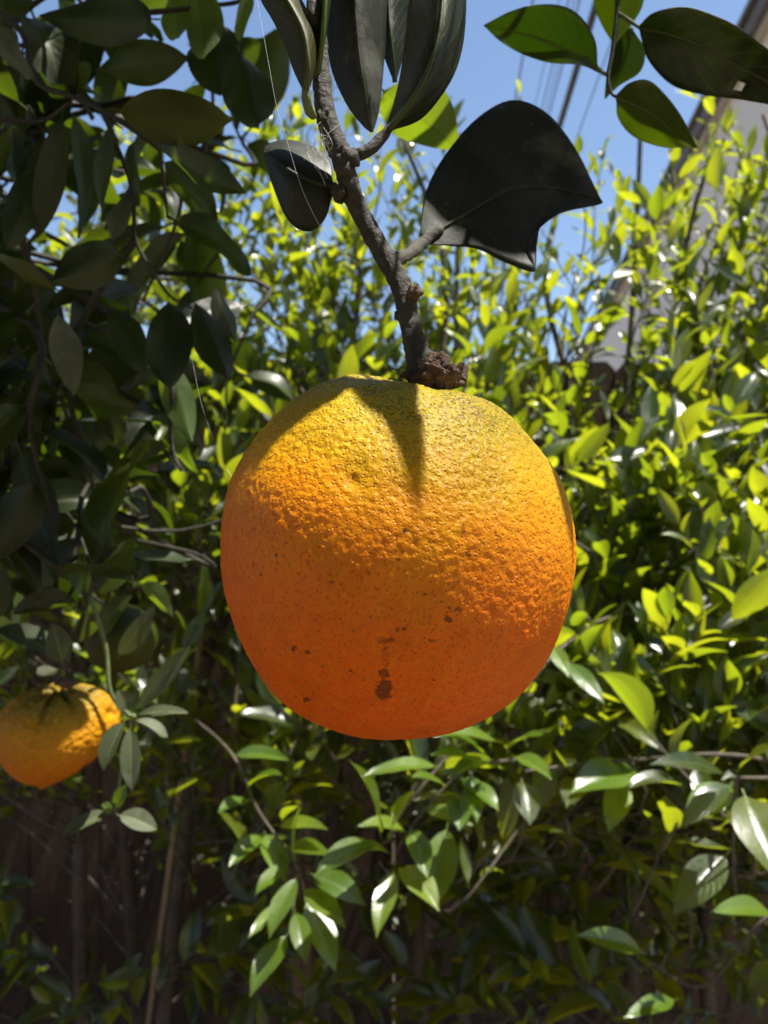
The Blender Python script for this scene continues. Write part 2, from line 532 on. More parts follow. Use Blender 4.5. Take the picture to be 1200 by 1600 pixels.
# ------------------------------------------------------------------ fruit
def fruit_mesh(name, sil, cpx, D, Ry, sub, axis, relief, dents, furrows, stains, seed=0.0, furrow_amp=0.0012, nipple=None):
    """sil: outline points in photo pixels round centre cpx at distance D"""
    C = P(cpx[0], cpx[1], D)
    pts = [(math.atan2(cpx[1] - y, x - cpx[0]), math.hypot(x - cpx[0], y - cpx[1])) for x, y in sil]
    pts.sort()
    th = np.array([p[0] for p in pts]); rr = np.array([p[1] for p in pts])
    rpx = rr.mean()
    k = D / FPX * math.cos(math.atan(rpx / FPX))
    th3 = np.concatenate([th - 2 * math.pi, th, th + 2 * math.pi]); rr3 = np.concatenate([rr, rr, rr])
    tt = np.linspace(-math.pi, math.pi, 361)
    rs = np.interp(tt, th3, rr3)
    ker = np.hanning(31); ker /= ker.sum()
    rs = np.convolve(np.concatenate([rs[-31:-1], rs, rs[1:31]]), ker, 'same')[30:-30] * k
    bm = bmesh.new()
    bmesh.ops.create_icosphere(bm, subdivisions=sub, radius=1)
    me = bpy.data.meshes.new(name)
    bm.to_mesh(me); bm.free()
    n = np.empty(len(me.vertices) * 3, np.float32)
    me.vertices.foreach_get('co', n)
    n = n.reshape(-1, 3).astype(float)
    ang = np.arctan2(n[:, 2], n[:, 0])
    r = np.interp(ang, tt, rs)
    p = np.stack([n[:, 0] * r, n[:, 1] * Ry, n[:, 2] * r], 1)
    ax = np.array(axis, float); ax /= np.linalg.norm(ax)
    dax = np.arccos(np.clip(n @ ax, -1, 1))
    R0 = rpx * k
    # stem cavity and radial furrows round it
    disp = -0.09 * R0 * np.exp(-(dax / 0.20) ** 2) + 0.012 * R0 * np.exp(-((dax - 0.42) / 0.2) ** 2)
    e1 = np.cross(ax, [0, 1, 0]); e1 /= np.linalg.norm(e1); e2 = np.cross(ax, e1)
    az = np.arctan2(n @ e2, n @ e1)
    for (a, wdt, dep, reach) in furrows:
        da = np.angle(np.exp(1j * (az - a)))
        disp -= dep * np.exp(-(da / wdt) ** 2) * np.exp(-(dax / reach) ** 2) * np.clip(dax / 0.12, 0, 1)
    # dents given by pixel, on the side facing us
    pr = p + np.array(C)
    qx = 600 + pr[:, 0] / pr[:, 1] * FPX
    qy = 800 - (pr[:, 2] - CAM_Z) / pr[:, 1] * FPX
    front = n[:, 1] < 0.12
    for (x, y, rad, dep) in dents:
        dd = np.hypot(qx - x, qy - y) / rad
        disp -= np.where(front, dep * np.exp(-dd ** 2), 0)
    # peel
    sc = 1.0 / relief[0]
    nv = [Vector(q) * sc + Vector((seed, seed, seed)) for q in p]
    big = np.array([noise.noise(q) for q in nv])
    mid = np.array([noise.noise(q * 2.3) for q in nv])
    vor = np.array([noise.voronoi(q * 1.9)[0][0] for q in nv])
    amp = relief[1] * (0.55 + 0.45 * np.clip(1.2 - dax / 2.0, 0, 1))
    disp += amp * (0.8 * big + 0.45 * mid - 0.55 * (1 - np.clip(vor * 1.7, 0, 1)))
    low = np.array([noise.noise(q * 0.09) for q in nv])
    disp += relief[2] * low
    p = p + n * disp[:, None]
    if nipple:
        dn = np.arccos(np.clip(n @ (np.array(nipple) / np.linalg.norm(nipple)), -1, 1))
        p += n * (0.06 * R0 * np.exp(-(dn / 0.10) ** 2))[:, None]
    p = p + np.array(C)
    me.vertices.foreach_set('co', p.astype(np.float32).ravel())
    me.polygons.foreach_set('use_smooth', np.full(len(me.polygons), True))
    me.update()
    # marks
    st = np.zeros(len(p))
    srng = np.random.default_rng(3)
    wob = 1 + 0.5 * mid
    for (x, y, rx, ry, s) in stains:
        dd = np.hypot((qx - x) / rx, (qy - y) / ry)
        st = np.maximum(st, np.where(front, s * np.clip(1.35 - dd * wob, 0, 0.5) * 2, 0))
    a = me.attributes.new('stain', 'FLOAT', 'POINT'); a.data.foreach_set('value', st.astype(np.float32))
    a = me.attributes.new('pole', 'FLOAT', 'POINT'); a.data.foreach_set('value', (dax / math.pi).astype(np.float32))
    return me, C


def peel_material(name, stops, sss=0.25, soot=1.0, hi=(0.70, 0.30, 0.005), lo=(0.30, 0.06, 0.001)):
    m = NT(name)
    pole_a = m.n('Attribute', attribute_name='pole').outputs['Fac']
    st = m.n('Attribute', attribute_name='stain').outputs['Fac']
    pos = m.n('NewGeometry').outputs['Position']
    n_low = m.noise(45, 3, 0.6, pos)
    f = m.math('ADD', pole_a, m.math('MULTIPLY', m.math('SUBTRACT', n_low, 0.5), 0.16))
    c = m.ramp(f, stops)
    mot = m.noise(320, 3, 0.6, pos)
    c = m.mix(m.math('MULTIPLY', m.ramp(mot, [(0.4, (0, 0, 0)), (0.7, (1, 1, 1))]), 0.28), c, m.mix(0.6, c, hi))
    mo2 = m.ramp(m.noise(140, 5, 0.7, pos), [(0.38, (1, 1, 1)), (0.52, (0, 0, 0))])
    c = m.mix(m.math('MULTIPLY', mo2, 0.35), c, m.mix(0.55, c, lo))
    # oil glands, the shade in their pits put into the colour
    vo = m.n('TexVoronoi'); vo.inputs['Scale'].default_value = 900; m.l(pos, vo.inputs['Vector'])
    gl = m.ramp(vo.outputs['Distance'], [(0.0, (1, 1, 1)), (0.35, (0, 0, 0))])
    c = m.mix(m.math('MULTIPLY', gl, 0.42), c, lo)
    # sooty speckle, thickest round the stem
    sp1 = m.ramp(m.noise(1500, 3, 0.7, pos), [(0.47, (0, 0, 0)), (0.56, (1, 1, 1))])
    pm = m.ramp(f, [(0.10, (1, 1, 1)), (0.24, (0.62, 0.62, 0.62)), (0.36, (0.16, 0.16, 0.16)), (0.55, (0, 0, 0))])
    pm2 = m.mix(1.0, pm, m.ramp(m.noise(60, 4, 0.6, pos), [(0.35, (0.25, 0.25, 0.25)), (0.6, (1, 1, 1))]), 'MULTIPLY')
    c = m.mix(m.math('MULTIPLY', m.math('MULTIPLY', sp1, pm2), 0.95 * soot), c, (0.045, 0.036, 0.010))
    # scattered specks over the whole fruit
    sp2 = m.ramp(m.noise(800, 2, 0.5, pos), [(0.69, (0, 0, 0)), (0.72, (1, 1, 1))])
    c = m.mix(m.math('MULTIPLY', sp2, 0.6), c, (0.07, 0.03, 0.008))
    sn = m.ramp(m.math('ADD', m.math('MULTIPLY', st, 0.75), m.math('MULTIPLY', m.math('SUBTRACT', m.noise(900, 4, 0.7, pos), 0.5), 1.15)), [(0.28, (0, 0, 0)), (0.72, (1, 1, 1))])
    sn = m.math('MULTIPLY', sn, m.math('GREATER_THAN', st, 0.04))
    c = m.mix(m.math('MULTIPLY', sn, 0.80, True), c, (0.07, 0.020, 0.004))
    m.l(c, m.b.inputs['Base Color'])
    m.b.inputs['Roughness'].default_value = 0.45
    m.b.inputs['Specular IOR Level'].default_value = 0.2
    m.b.inputs['Subsurface Weight'].default_value = sss
    m.b.inputs['Subsurface Radius'].default_value = (1.0, 0.42, 0.05)
    m.b.inputs['Subsurface Scale'].default_value = 0.006
    h = m.math('ADD', m.math('MULTIPLY', gl, -0.5), m.math('MULTIPLY', m.noise(700, 3, 0.6, pos), 0.8))
    m.bump(h, 0.7, 0.0009)
    return m.m


M['peel'] = peel_material('orange_peel', [(0.0, (0.33, 0.285, 0.015)), (0.19, (0.45, 0.335, 0.010)), (0.31, (0.58, 0.32, 0.004)), (0.40, (0.70, 0.245, 0.0015)), (0.52, (0.72, 0.140, 0.0005)), (0.70, (0.72, 0.108, 0.0004)), (1.0, (0.70, 0.106, 0.0004))])
M['peel_small'] = peel_material('small_orange_peel', [(0.0, (0.10, 0.095, 0.015)), (0.2, (0.22, 0.16, 0.012)), (0.34, (0.46, 0.22, 0.003)), (0.6, (0.46, 0.13, 0.001)), (1.0, (0.36, 0.085, 0.003))], soot=0.5)
M['peel_green'] = peel_material('unripe_peel', [(0.0, (0.016, 0.026, 0.005)), (0.35, (0.024, 0.034, 0.006)), (0.6, (0.036, 0.042, 0.006)), (1.0, (0.06, 0.058, 0.006))], soot=0.6, sss=0.03, hi=(0.06, 0.07, 0.01), lo=(0.018, 0.024, 0.005))

OC, OD = (620, 868), 0.2075
sil = [(565, 583), (625, 588), (680, 590), (720, 600), (770, 628), (825, 680), (868, 735), (890, 790), (898, 845), (892, 915), (872, 985), (838, 1050), (790, 1100), (740, 1128), (690, 1143), (620, 1150), (540, 1142), (480, 1122), (435, 1092), (397, 1045), (368, 985), (350, 915), (342, 850), (347, 785), (365, 730), (400, 675), (450, 628), (505, 594)]
stains = [(600, 1055, 9, 8, .9), (600, 1078, 12, 16, 1), (602, 1030, 6, 22, .55), (598, 1002, 10, 6, .7), (612, 1001, 5, 5, .8),
          (700, 968, 6, 5, 1), (703, 950, 4, 4, .8), (716, 952, 7, 4, .9), (672, 970, 3, 12, .6), (676, 1003, 8, 3, .8), (664, 929, 3, 3, 1), (634, 829, 6, 5, .9),
          (722, 828, 4, 9, .8), (731, 867, 5, 4, 1), (623, 874, 4, 3, 1), (433, 868, 3, 3, 1), (408, 897, 3, 3, .9), (458, 1014, 4, 5, 1), (480, 1020, 5, 4, 1), (476, 1096, 5, 4, 1), (461, 1092, 3, 2, .9),
          (845, 875, 4, 4, 1), (800, 928, 5, 5, .7), (792, 860, 3, 3, .9), (630, 1030, 10, 7, .5), (620, 985, 3, 5, .8), (632, 983, 4, 3, .9), (678, 1064, 3, 2, .9), (548, 1048, 3, 2, .9), (517, 909, 8, 3, .6), (576, 895, 4, 5, .7), (505, 1041, 3, 3, .8), (570, 1028, 4, 3, .5), (760, 800, 3, 4, .7)]
furrows = [(-2.4, .16, .0012, .55), (-1.3, .2, .0010, .6), (-0.4, .2, .0010, .5), (0.6, .22, .0012, .5), (1.6, .2, .001, .6), (2.6, .2, .001, .5)]
me, C = fruit_mesh('peel', sil, OC, OD, 0.0485, 8, (0.20, -0.16, 0.97), (0.0015, 0.00034, 0.0007),
                   [(550, 748, 34, .0009), (550, 748, 9, .0005), (775, 762, 40, .0007), (640, 770, 26, .0005)], furrows, stains)
big = empty('orange', C, 'large ripe orange with sooty specks and brown drip stain on the bare grey branch', 'orange')
link('peel', me, big, M['peel'])
me_big = me
ORC = Vector(C)
ORR = 0.049


def surf(px, py):
    """point on the big orange seen at a pixel (nearest point of the limb when it misses)"""
    d = P(px, py, 1.0) - Vector((0, 0, CAM_Z)); d.normalize()
    oc = Vector((0, 0, CAM_Z)) - ORC
    b = d.dot(oc); cc = oc.dot(oc) - ORR ** 2
    disc = max(b * b - cc, 0)
    return Vector((0, 0, CAM_Z)) + d * (-b - math.sqrt(disc))


# calyx: woody button with ragged sepals
cal_c = P(676, 590, 0.200)


def lump(name, c, rad, mat, parent, amp=0.3, sub=4, seed=0, fr=1.6):
    bm = bmesh.new()
    bmesh.ops.create_icosphere(bm, subdivisions=sub, radius=1)
    for v in bm.verts:
        n = v.co.normalized()
        k = 1 + amp * noise.noise(n * fr + Vector((seed, 0, 0))) + amp * .5 * noise.noise(n * fr * 3 + Vector((0, seed, 0)))
        v.co = Vector((n.x * rad[0], n.y * rad[1], n.z * rad[2])) * k + Vector(c)
    me = bpy.data.meshes.new(name)
    bm.to_mesh(me); bm.free()
    me.polygons.foreach_set('use_smooth', [True] * len(me.polygons))
    return link(name, me, parent, mat)


calyx = lump('calyx', P(680, 592, 0.1995), (0.0075, 0.0062, 0.0030), M['knot'], big, .45, 4, 3)
lump('button', P(682, 583, 0.1915), (0.0047, 0.0040, 0.0042), M['knot'], big, .55, 5, 9, 2.4)
for k, (x, y, d, dx, dy, dd) in enumerate([(712, 588, .197, 14, -22, -.002), (722, 588, .20, 8, -16, .002), (650, 590, .197, -26, -2, -.001), (700, 597, .195, 14, 4, -.001)]):
    p0, p1 = P(x, y, d), P(x + dx, y + dy, d + dd)
    tube('sepal', [p0 + (p0 - p1) * .5, p0, p0.lerp(p1, .6) + Vector((0, 0, .0006)), p1], [.0022, .0018, .0011, .0002], M['knot'], big, 6, 9, .5)

# small wrinkled orange
sil2 = [(90, 1066), (120, 1068), (152, 1078), (172, 1096), (182, 1118), (184, 1140), (176, 1162), (150, 1186), (115, 1206), (80, 1221), (48, 1218), (20, 1200), (3, 1172), (-3, 1145), (2, 1118), (20, 1094), (50, 1076)]
fur2 = [(a, .15, .0055, .85) for a in (-2.9, -2.3, -1.75, -1.2, -0.5, 0.5, 1.5, 2.4)] + [(-1.45, .05, .0016, 1.3), (-2.05, .06, .0015, 1.2)]
SD = 0.47
me2, C2 = fruit_mesh('peel', sil2, (91, 1144), SD, 0.034, 7, (0.12, -0.28, 0.95), (0.0032, 0.0009, 0.0016),
                     [(178, 1112, 9, .004), (150, 1205, 16, .003)], fur2, [(140, 1200, 10, 5, .8), (80, 1215, 20, 3, .5)], 5.0, nipple=(-0.2, -0.2, -0.95))
small = empty('orange', C2, 'small wrinkled orange with a furrowed neck beside dusty grey-green leaves', 'orange')
link('peel', me2, small, M['peel_small'])
lump('calyx', P(104, 1066, SD - .012), (.006, .006, .003), M['knot'], small, .5, 3, 4)
# unripe fruit above it
sil3 = [(190 + 54 * math.cos(a), 998 - 52 * math.sin(a)) for a in np.linspace(-3, 3.1, 20)]
me3, C3 = fruit_mesh('peel', sil3, (190, 998), 0.55, 0.026, 6, (-0.3, 0.1, 0.95), (0.0026, 0.0003, 0.0008), [], [], [], 9.0)
green = empty('orange', C3, 'dull green unripe orange half hidden among shaded leaves', 'orange')
link('peel', me3, green, M['peel_green'])
lump('calyx', P(172, 948, 0.55), (.005, .005, .003), M['knot'], green, .5, 3, 2)

# ------------------------------------------------------------------ leaves
def leaf_variant(L, W, bend, fold, wave, twist, tip, nu=9, nv=2, seed=0, petiole=0.12, recurve=0.0):
    """leaf along +Y, upper side +Z. returns verts, faces, uvs"""
    V, UV, F = [], [], []
    y = z = 0.0
    # petiole as a thin strip folded to a v
    rows = []
    ang = -bend * 0.35
    N = nu
    step = L / N
    y, z = 0.0, 0.0
    prow = []
    pl = petiole * L
    for t in (0.0, 1.0):
        prow.append((y + t * pl, 0.0))
    y = pl
    for i in range(N + 1):
        t = i / N
        if tip == 'drip':
            wd = math.sin(math.pi * min(1, t ** 0.92)) ** 0.85 * (1 - 0.25 * t)
            if t > 0.86: wd = max(0.02, wd * (0.55 + 0.45 * (1 - (t - .86) / .14)))
        else:
            wd = math.sin(math.pi * t ** 0.9) ** 0.72
        wd = max(wd, 0.03)
        rows.append((t, y, z, wd, ang))
        a = bend * (t - 0.35) + recurve * max(0, t - .6) * 3
        ang = a
        y += math.cos(a) * step
        z -= math.sin(a) * step
    nw = 2 * nv + 1
    # petiole rows
    allrows = [(0, 0.0, 0.0, 0.035, 0.0), (0, pl * .95, 0.0, 0.035, 0.0)] + rows
    for (t, yy, zz, wd, an) in allrows:
        tw = twist * t
        for k in range(nw):
            s = (k - nv) / nv
            x = s * wd * W / 2
            h = abs(x) * math.tan(fold) + wave * W * math.sin(t * 9 + seed + (1.5 if s > 0 else 0)) * abs(s) ** 2
            # position across: (x, h) rotated by twist
            xx = x * math.cos(tw) - h * math.sin(tw)
            hh = x * math.sin(tw) + h * math.cos(tw)
            V.append((xx, yy + math.sin(an) * hh, zz + math.cos(an) * hh))
            UV.append((t, 0.5 + 0.5 * s * (1 if wd > 0.04 else 0.04)))
    for i in range(len(allrows) - 1):
        for k in range(nw - 1):
            a = i * nw + k
            F.append((a, a + 1, a + nw + 1, a + nw))
    return np.array(V), np.array(F), np.array(UV)


vr = random.Random(3)
SHRUB_V = [leaf_variant(1, vr.uniform(.38, .52), vr.uniform(.1, .9) * vr.choice((1, 1, -.4)), R(vr.uniform(8, 30)), vr.uniform(0, .05), vr.uniform(-.35, .35), 'drip', 9, 2, vr.uniform(0, 6), .10, vr.uniform(-.1, .3)) for _ in range(10)]
CIT_V = [leaf_variant(1, vr.uniform(.38, .54), vr.uniform(.3, 1.3) * vr.choice((1, 1, -.6)), R(vr.uniform(8, 34)), vr.uniform(.02, .10), vr.uniform(-.7, .7), vr.choice(('ell', 'drip')), 10, 3, vr.uniform(0, 6), .14) for _ in range(8)]


def variant_meshes(variants, mat, nm):
    out = []
    for v, f, uv in variants:
        me = mesh_np(nm, v, f, uv)
        me.materials.append(mat)
        out.append(me)
    return out


SHRUB_ME = variant_meshes(SHRUB_V, M['shrub'], 'shrub_leaf')
CIT_ME = variant_meshes(CIT_V, M['citrus'], 'citrus_leaf')


def leaf_matrix(base, dirv, nrm, size):
    d = Vector(dirv).normalized()
    n = Vector(nrm)
    n = n - d * n.dot(d)
    if n.length < 1e-4: n = d.orthogonal()
    n.normalize()
    x = d.cross(n)
    m = Matrix(((x.x, d.x, n.x), (x.y, d.y, n.y), (x.z, d.z, n.z))) * size
    m = m.to_4x4()
    m.translation = base
    return m


def rand_dir(r):
    while True:
        v = Vector((r.uniform(-1, 1), r.uniform(-1, 1), r.uniform(-1, 1)))
        if 0.05 < v.length < 1: return v.normalized()


def place_leaves(leaves, parent, variants, meshes, mat, limit=300, stuff_name='foliage'):
    """leaves: (matrix, size, rnd, variant). the ones that show largest become objects"""
    def score(l):
        c = l[0].translation + l[0].col[1].to_3d() * .5
        if c.y < 0.1: return -1
        x, y = PX(c)
        if not (-40 < x < 1240 and -40 < y < 1640): return -1
        return l[1] / c.y
    order = sorted(leaves, key=score, reverse=True)
    inv = Matrix.Translation(-Vector(parent.location))
    for l in order[:limit]:
        o = bpy.data.objects.new('leaf', meshes[l[3]])
        col.objects.link(o)
        o.parent = parent
        o.matrix_local = inv @ l[0]
    rest = order[limit:]
    if rest:
        VV, FF, UU, RR = [], [], [], []
        off = 0
        for m, s, rn, k in rest:
            v, f, uv = variants[k]
            mm = np.array(m)
            VV.append(v @ mm[:3, :3].T + mm[:3, 3]); FF.append(f + off); UU.append(uv); RR.append(np.full(len(v), rn))
            off += len(v)
        me = mesh_np(stuff_name, np.vstack(VV), np.vstack(FF), np.vstack(UU), True, np.concatenate(RR))
        o = link(stuff_name, me, parent, mat)
        o['kind'] = 'stuff'


# ------------------------------------------------------------------ shrubs
SHOOT_MAP = [  # one digit per 100 px cell: shoots whose tips lie there; rows start at y = 100
    "000233201013",
    "124666532355",
    "357888772577",
    "468999873277",
    "578999983388",
    "578766669999",
    "566543448999",
    "565543348999",
    "355544457899",
    "234444468899",
    "113334678888",
    "001223456777",
    "000112333444",
    "100112223333",
    "211112222222"]


def in_tube(p, c, rad):
    q = p - c
    t = q.dot(SUN)
    return t > -.02 and (q - SUN * t).length < rad


SPRIGS = [(P(600, 1300, .66), .06), (P(450, 1420, .68), .055), (P(1090, 1215, .66), .05)]
shr = random.Random(21)
shoots = []
for j, row in enumerate(SHOOT_MAP):
    cells = [(i, int(ch)) for i, ch in enumerate(row)]
    cells += [(-2, int(row[0])), (-1, int(row[0])), (12, int(row[-1])), (13, int(row[-1]))]
    for i, cnt in cells:
        for q in range(cnt + (1 if shr.random() < .35 and cnt else 0)):
            px = i * 100 + shr.uniform(0, 100)
            py = 100 + j * 100 + shr.uniform(0, 100)
            u = min(1, max(0, (py - 250) / 750))
            front = 1.28 - .50 * u if i >= 7 else 1.25 - .25 * u      # the hedge face slopes towards us lower down
            if py > 1170: front = 1.22 - .1 * shr.random()
            d = min(1.72, front + .85 * shr.random() ** 1.7)
            shoots.append((P(px, py, d), px, py))

shrub_defs = [
    ('leafy_shrub', (-0.55, 1.52), (-9, -0.26), 'sparse shaded shrub with bare brown stems below the small wrinkled orange', [(-0.62, 1.50), (-0.50, 1.58), (-0.42, 1.5)]),
    ('leafy_shrub', (0.05, 1.5), (-0.26, 0.32), 'dense green shrub against the fence directly behind the large hanging orange', [(-0.10, 1.5), (0.03, 1.45), (0.16, 1.55)]),
    ('leafy_shrub', (0.62, 1.45), (0.32, 9), 'tall sunlit lime-green shrub rising in front of the grey house wall', [(0.45, 1.4), (0.62, 1.5), (0.80, 1.45), (0.38, 1.55)]),
]
for name, c, (xa, xb), label, stems in shrub_defs:
    sh = empty(name, (c[0], c[1], 0.02), label, 'shrub')
    mine = [s for s in shoots if xa <= s[0].x < xb]
    stem_pts = []
    for (sx, sy) in stems:
        top = max([s[0].z for s in mine]) - 0.25
        path = []
        for i in range(9):
            t = i / 8
            path.append(Vector((sx + 0.10 * noise.noise((sx * 9, t * 2.1, 3)) * (t > 0) + 0.12 * t * (shr.random() - .4), sy + 0.05 * noise.noise((sy * 9, t * 2, 8)), 0.0 + t * top)))
        tube('stem', path, [.019, .017, .014, .012, .009, .006, .004], M['stem'], sh, 8, 30, .25)
        stem_pts += [Vector(p) for p in catmull(path, 30)]
    TV, TF = [], []

    def add_tube(path, radii, ns=5):
        v, f = tube_arrays(path, radii, ns)
        o = len(TV)
        TV.extend(v)
        TF.extend([tuple(k + o for k in ff) for ff in f])

    leaves = []
    for tip, px, py in mine:
        L = shr.uniform(.13, .26)
        up = 1.0 if py < 1150 else 0.15
        dv = Vector((shr.uniform(-.7, .7), shr.uniform(-.75, .15), up * shr.uniform(.3, 1.1))) + rand_dir(shr) * .25
        if py < 450 and px > 820: dv = Vector((shr.uniform(-.8, .5), shr.uniform(-.4, .2), shr.uniform(.3, 1.1)))
        dv.normalize()
        base = tip - dv * L + Vector((0, 0, -.02))
        mid = tip.lerp(base, .5) + Vector((0, 0, shr.uniform(-.015, .02))) + rand_dir(shr) * .008
        # join to a stem
        tgt = min(stem_pts, key=lambda s: (s - (base + Vector((0, .1, -.18)))).length)
        m1 = tgt.lerp(base, .55) + Vector((0, .06, -.02)) + rand_dir(shr) * .02
        path = [Vector(p) for p in catmull([tgt, m1, base, mid, tip], 15)]
        add_tube(path, list(np.linspace(.0024, .0007, 15)))
        nl = max(6, int(L / .019))
        ls = shr.uniform(.056, .086)
        if py < 480: ls *= .80
        if py > 1150: ls *= 1.15
        spath = [Vector(p) for p in catmull([base, mid, tip], 13)]
        ph = shr.uniform(0, 6.28)
        for k in range(nl):
            t = .10 + .90 * (k + .3 * shr.random()) / (nl - .7)
            u = min(t, 1) * 12
            a = min(int(u), 11)
            p = spath[a].lerp(spath[a + 1], u - a)
            tan = (spath[a + 1] - spath[a]).normalized()
            o1 = tan.orthogonal().normalized()
            o2 = tan.cross(o1)
            an = ph + k * 2.4
            lat = o1 * math.cos(an) + o2 * math.sin(an)
            spread = 1.0 - .55 * t
            ld = (tan * (.45 + .4 * t) + lat * spread + Vector((0, 0, .12)) + rand_dir(shr) * .22).normalized()
            nrm = Vector((0, -.15, .9)) + tan * .4 - lat * .5 + rand_dir(shr) * .45
            sz = ls * shr.uniform(.5, 1.2) * (1 - .35 * max(0, t - .8) / .2 * shr.random())
            rn = min(.999, max(0, shr.gauss(.28 + .45 * t, .28)))
            cc = p + ld * sz * .5
            if any(in_tube(cc, a, r) for a, r in SPRIGS) and cc.z > 1.05: continue
            leaves.append((leaf_matrix(p, ld, nrm, sz), sz, rn, shr.randrange(len(SHRUB_V))))
    o = link('twig', mesh_py('twig', TV, TF), sh, M['shrub_twig'])
    o['kind'] = 'stuff'
    place_leaves(leaves, sh, SHRUB_V, SHRUB_ME, M['shrub'])
    if c[0] > 0 and c[0] < .3: shrub_mid = sh
    if c[0] > .3: shrub_right = sh

# ------------------------------------------------------------------ hand-set leaves
def set_leaf(parent, variants_seed, base, tip, width_px, mat, nrm=(0, .6, 1), bend=.5, fold=14, wave=.03, twist=0.0, kind='ell', nu=14, nv=4, petiole=.10):
    """one leaf from base to tip (px, py, d), its own mesh, tip lands on the given point"""
    b, t = P(*base), P(*tip)
    L = (t - b).length
    wm = width_px / FPX * (base[2] + tip[2]) / 2
    v, f, uv = leaf_variant(1, wm / L, bend, R(fold), wave, twist, kind, nu, nv, variants_seed, petiole)
    # chord from first to last row centre
    nw = 2 * nv + 1
    c0 = v[nv]; c1 = v[-nw + nv]
    ch = Vector(c1 - c0)
    s = L / ch.length
    d = (t - b).normalized()
    n = Vector(nrm)
    n = (n - d * n.dot(d)).normalized()
    x = d.cross(n)
    # local frame with y along the chord
    ly = ch.normalized(); lz = (Vector((0, 0, 1)) - ly * ly.z).normalized(); lx = ly.cross(lz)
    Lm = Matrix((lx, ly, lz))
    Wm = Matrix(((x.x, d.x, n.x), (x.y, d.y, n.y), (x.z, d.z, n.z)))
    A = np.array(Wm @ Lm) * s
    vv = v @ A.T + np.array(b)
    me = mesh_np('leaf', vv, f, uv)
    return link('leaf', me, parent, mat)


def loft_leaf(parent, rows, mat, nu=28, nv=14, hole=None):
    """rows from base to tip, each a list of (px, py, d) across the leaf; thin solid blade"""
    W = np.array([[tuple(P(*c)) for c in r] for r in rows])          # rows, cols, 3
    cols_n = W.shape[1]
    rs = np.stack([catmull(W[:, c], nu) for c in range(cols_n)], 1)  # nu, cols, 3
    gr = np.stack([catmull(rs[i], nv) for i in range(nu)], 0)        # nu, nv, 3
    # slight waviness
    V = gr.reshape(-1, 3)
    for k in range(len(V)):
        V[k, 1] += 0.0006 * noise.noise(Vector(V[k]) * 70)
    UV = np.array([(i / (nu - 1), j / (nv - 1)) for i in range(nu) for j in range(nv)])
    F = []
    for i in range(nu - 1):
        for j in range(nv - 1):
            if hole and (i, j) in hole: continue
            a = i * nv + j
            F.append((a, a + 1, a + nv + 1, a + nv))
    me = mesh_np('leaf', V, F, UV)
    o = link('leaf', me, parent, mat)
    # midrib as its own raised ridge
    mid = [Vector(gr[i, nv // 2]) * .5 + Vector(gr[i, (nv - 1) // 2]) * .5 for i in range(nu)]
    Vt, Ft = tube_arrays([m + Vector((0, -.0002, 0)) for m in mid], list(np.linspace(.0009, .0002, nu)), 6)
    mo = bpy.data.objects.new('midrib', mesh_py('midrib', Vt, Ft))
    col.objects.link(mo)
    mo.data.materials.append(mat)
    mo.parent = o
    sm = o.modifiers.new('thickness', 'SOLIDIFY')
    sm.thickness = .0003
    sm.offset = 0
    return o


TRX, TRY = -0.78, 0.62
tree = empty('orange_tree', (TRX, TRY, 0), 'orange tree with dark dusty leaves and grey branches bearing the hanging fruit', 'tree')
# trunk and limbs
tube('trunk', [(TRX, TRY, -0.02), (TRX + .01, TRY, .4), (TRX - .01, TRY + .01, .8), (TRX + .02, TRY, 1.15)], [.075, .06, .055, .05], M['bark_trunk'], tree, 14, 40, .2)
hb = P(497, -160, .215)                         # where the hanging branch leaves the frame
LIMBS = [
    [(TRX + .015, TRY, 1.05), (TRX + .12, TRY - .06, 1.55), (TRX + .35, TRY - .16, 1.92), (TRX + .62, TRY - .24, 2.06), (TRX + .80, TRY - .26, 2.05), (TRX + 1.05, TRY - .26, 2.02)],
    [(TRX + .35, TRY - .16, 1.92), (-.12, .15, 2.16), (.28, -.28, 2.34), (.75, -.5, 2.42)],  # unseen limb added to carry the sky-blocking crown
    [(TRX + .02, TRY, 1.1), (TRX - .1, TRY + .1, 1.6), (TRX - .1, TRY + .1, 2.2), (TRX, TRY + .1, 2.5)],
    [(TRX + .015, TRY, 1.0), (TRX + .17, TRY + .02, 1.33), (TRX + .33, TRY - .02, 1.66), (TRX + .45, TRY, 2.02), (TRX + .5, TRY + .1, 2.3)],
]
for lp in LIMBS:
    tube('limb', lp, [.036, .026, .02, .014, .009, .006], M['bark_trunk'], tree, 10, 40, .2)
limb_pts = [Vector(p) for lp in LIMBS for p in catmull(lp, 60)]

# the hanging branch
br = [(497, -60, .212), (497, 30, .210), (503, 130, .208), (512, 190, .207), (533, 245, .2065), (556, 318, .206), (598, 395, .205), (628, 450, .2035), (641, 505, .202), (652, 550, .2005), (664, 580, .1995), (672, 596, .1995)]
bp = [P(*b) for b in br]
src = min(limb_pts, key=lambda q: (q - (bp[0] + Vector((0, .05, .25)))).length)
tube('branch', [src, src.lerp(bp[0], .5) + Vector((.0, 0, .02))] + bp, [.006, .005, .0022, .0023, .0025, .0028, .0031, .0028, .0027, .0028, .0030, .0029, .0036, .0052, .0058], M['bark'], tree, 16, 150, .16)
for (x, y, d, r, s) in ((541, 246, .2045, .0036, 1), (648, 457, .2005, .0022, 2), (536, 262, .2045, .0032, 3), (628, 492, .2025, .0022, 4), (530, 300, .2045, .0022, 5), (508, 186, .2055, .0026, 6)):
    lump('knot', P(x, y, d), (r * .9, r * .8, r), M['knot'] if s == 2 else M['bark'], tree, .5, 3, s)

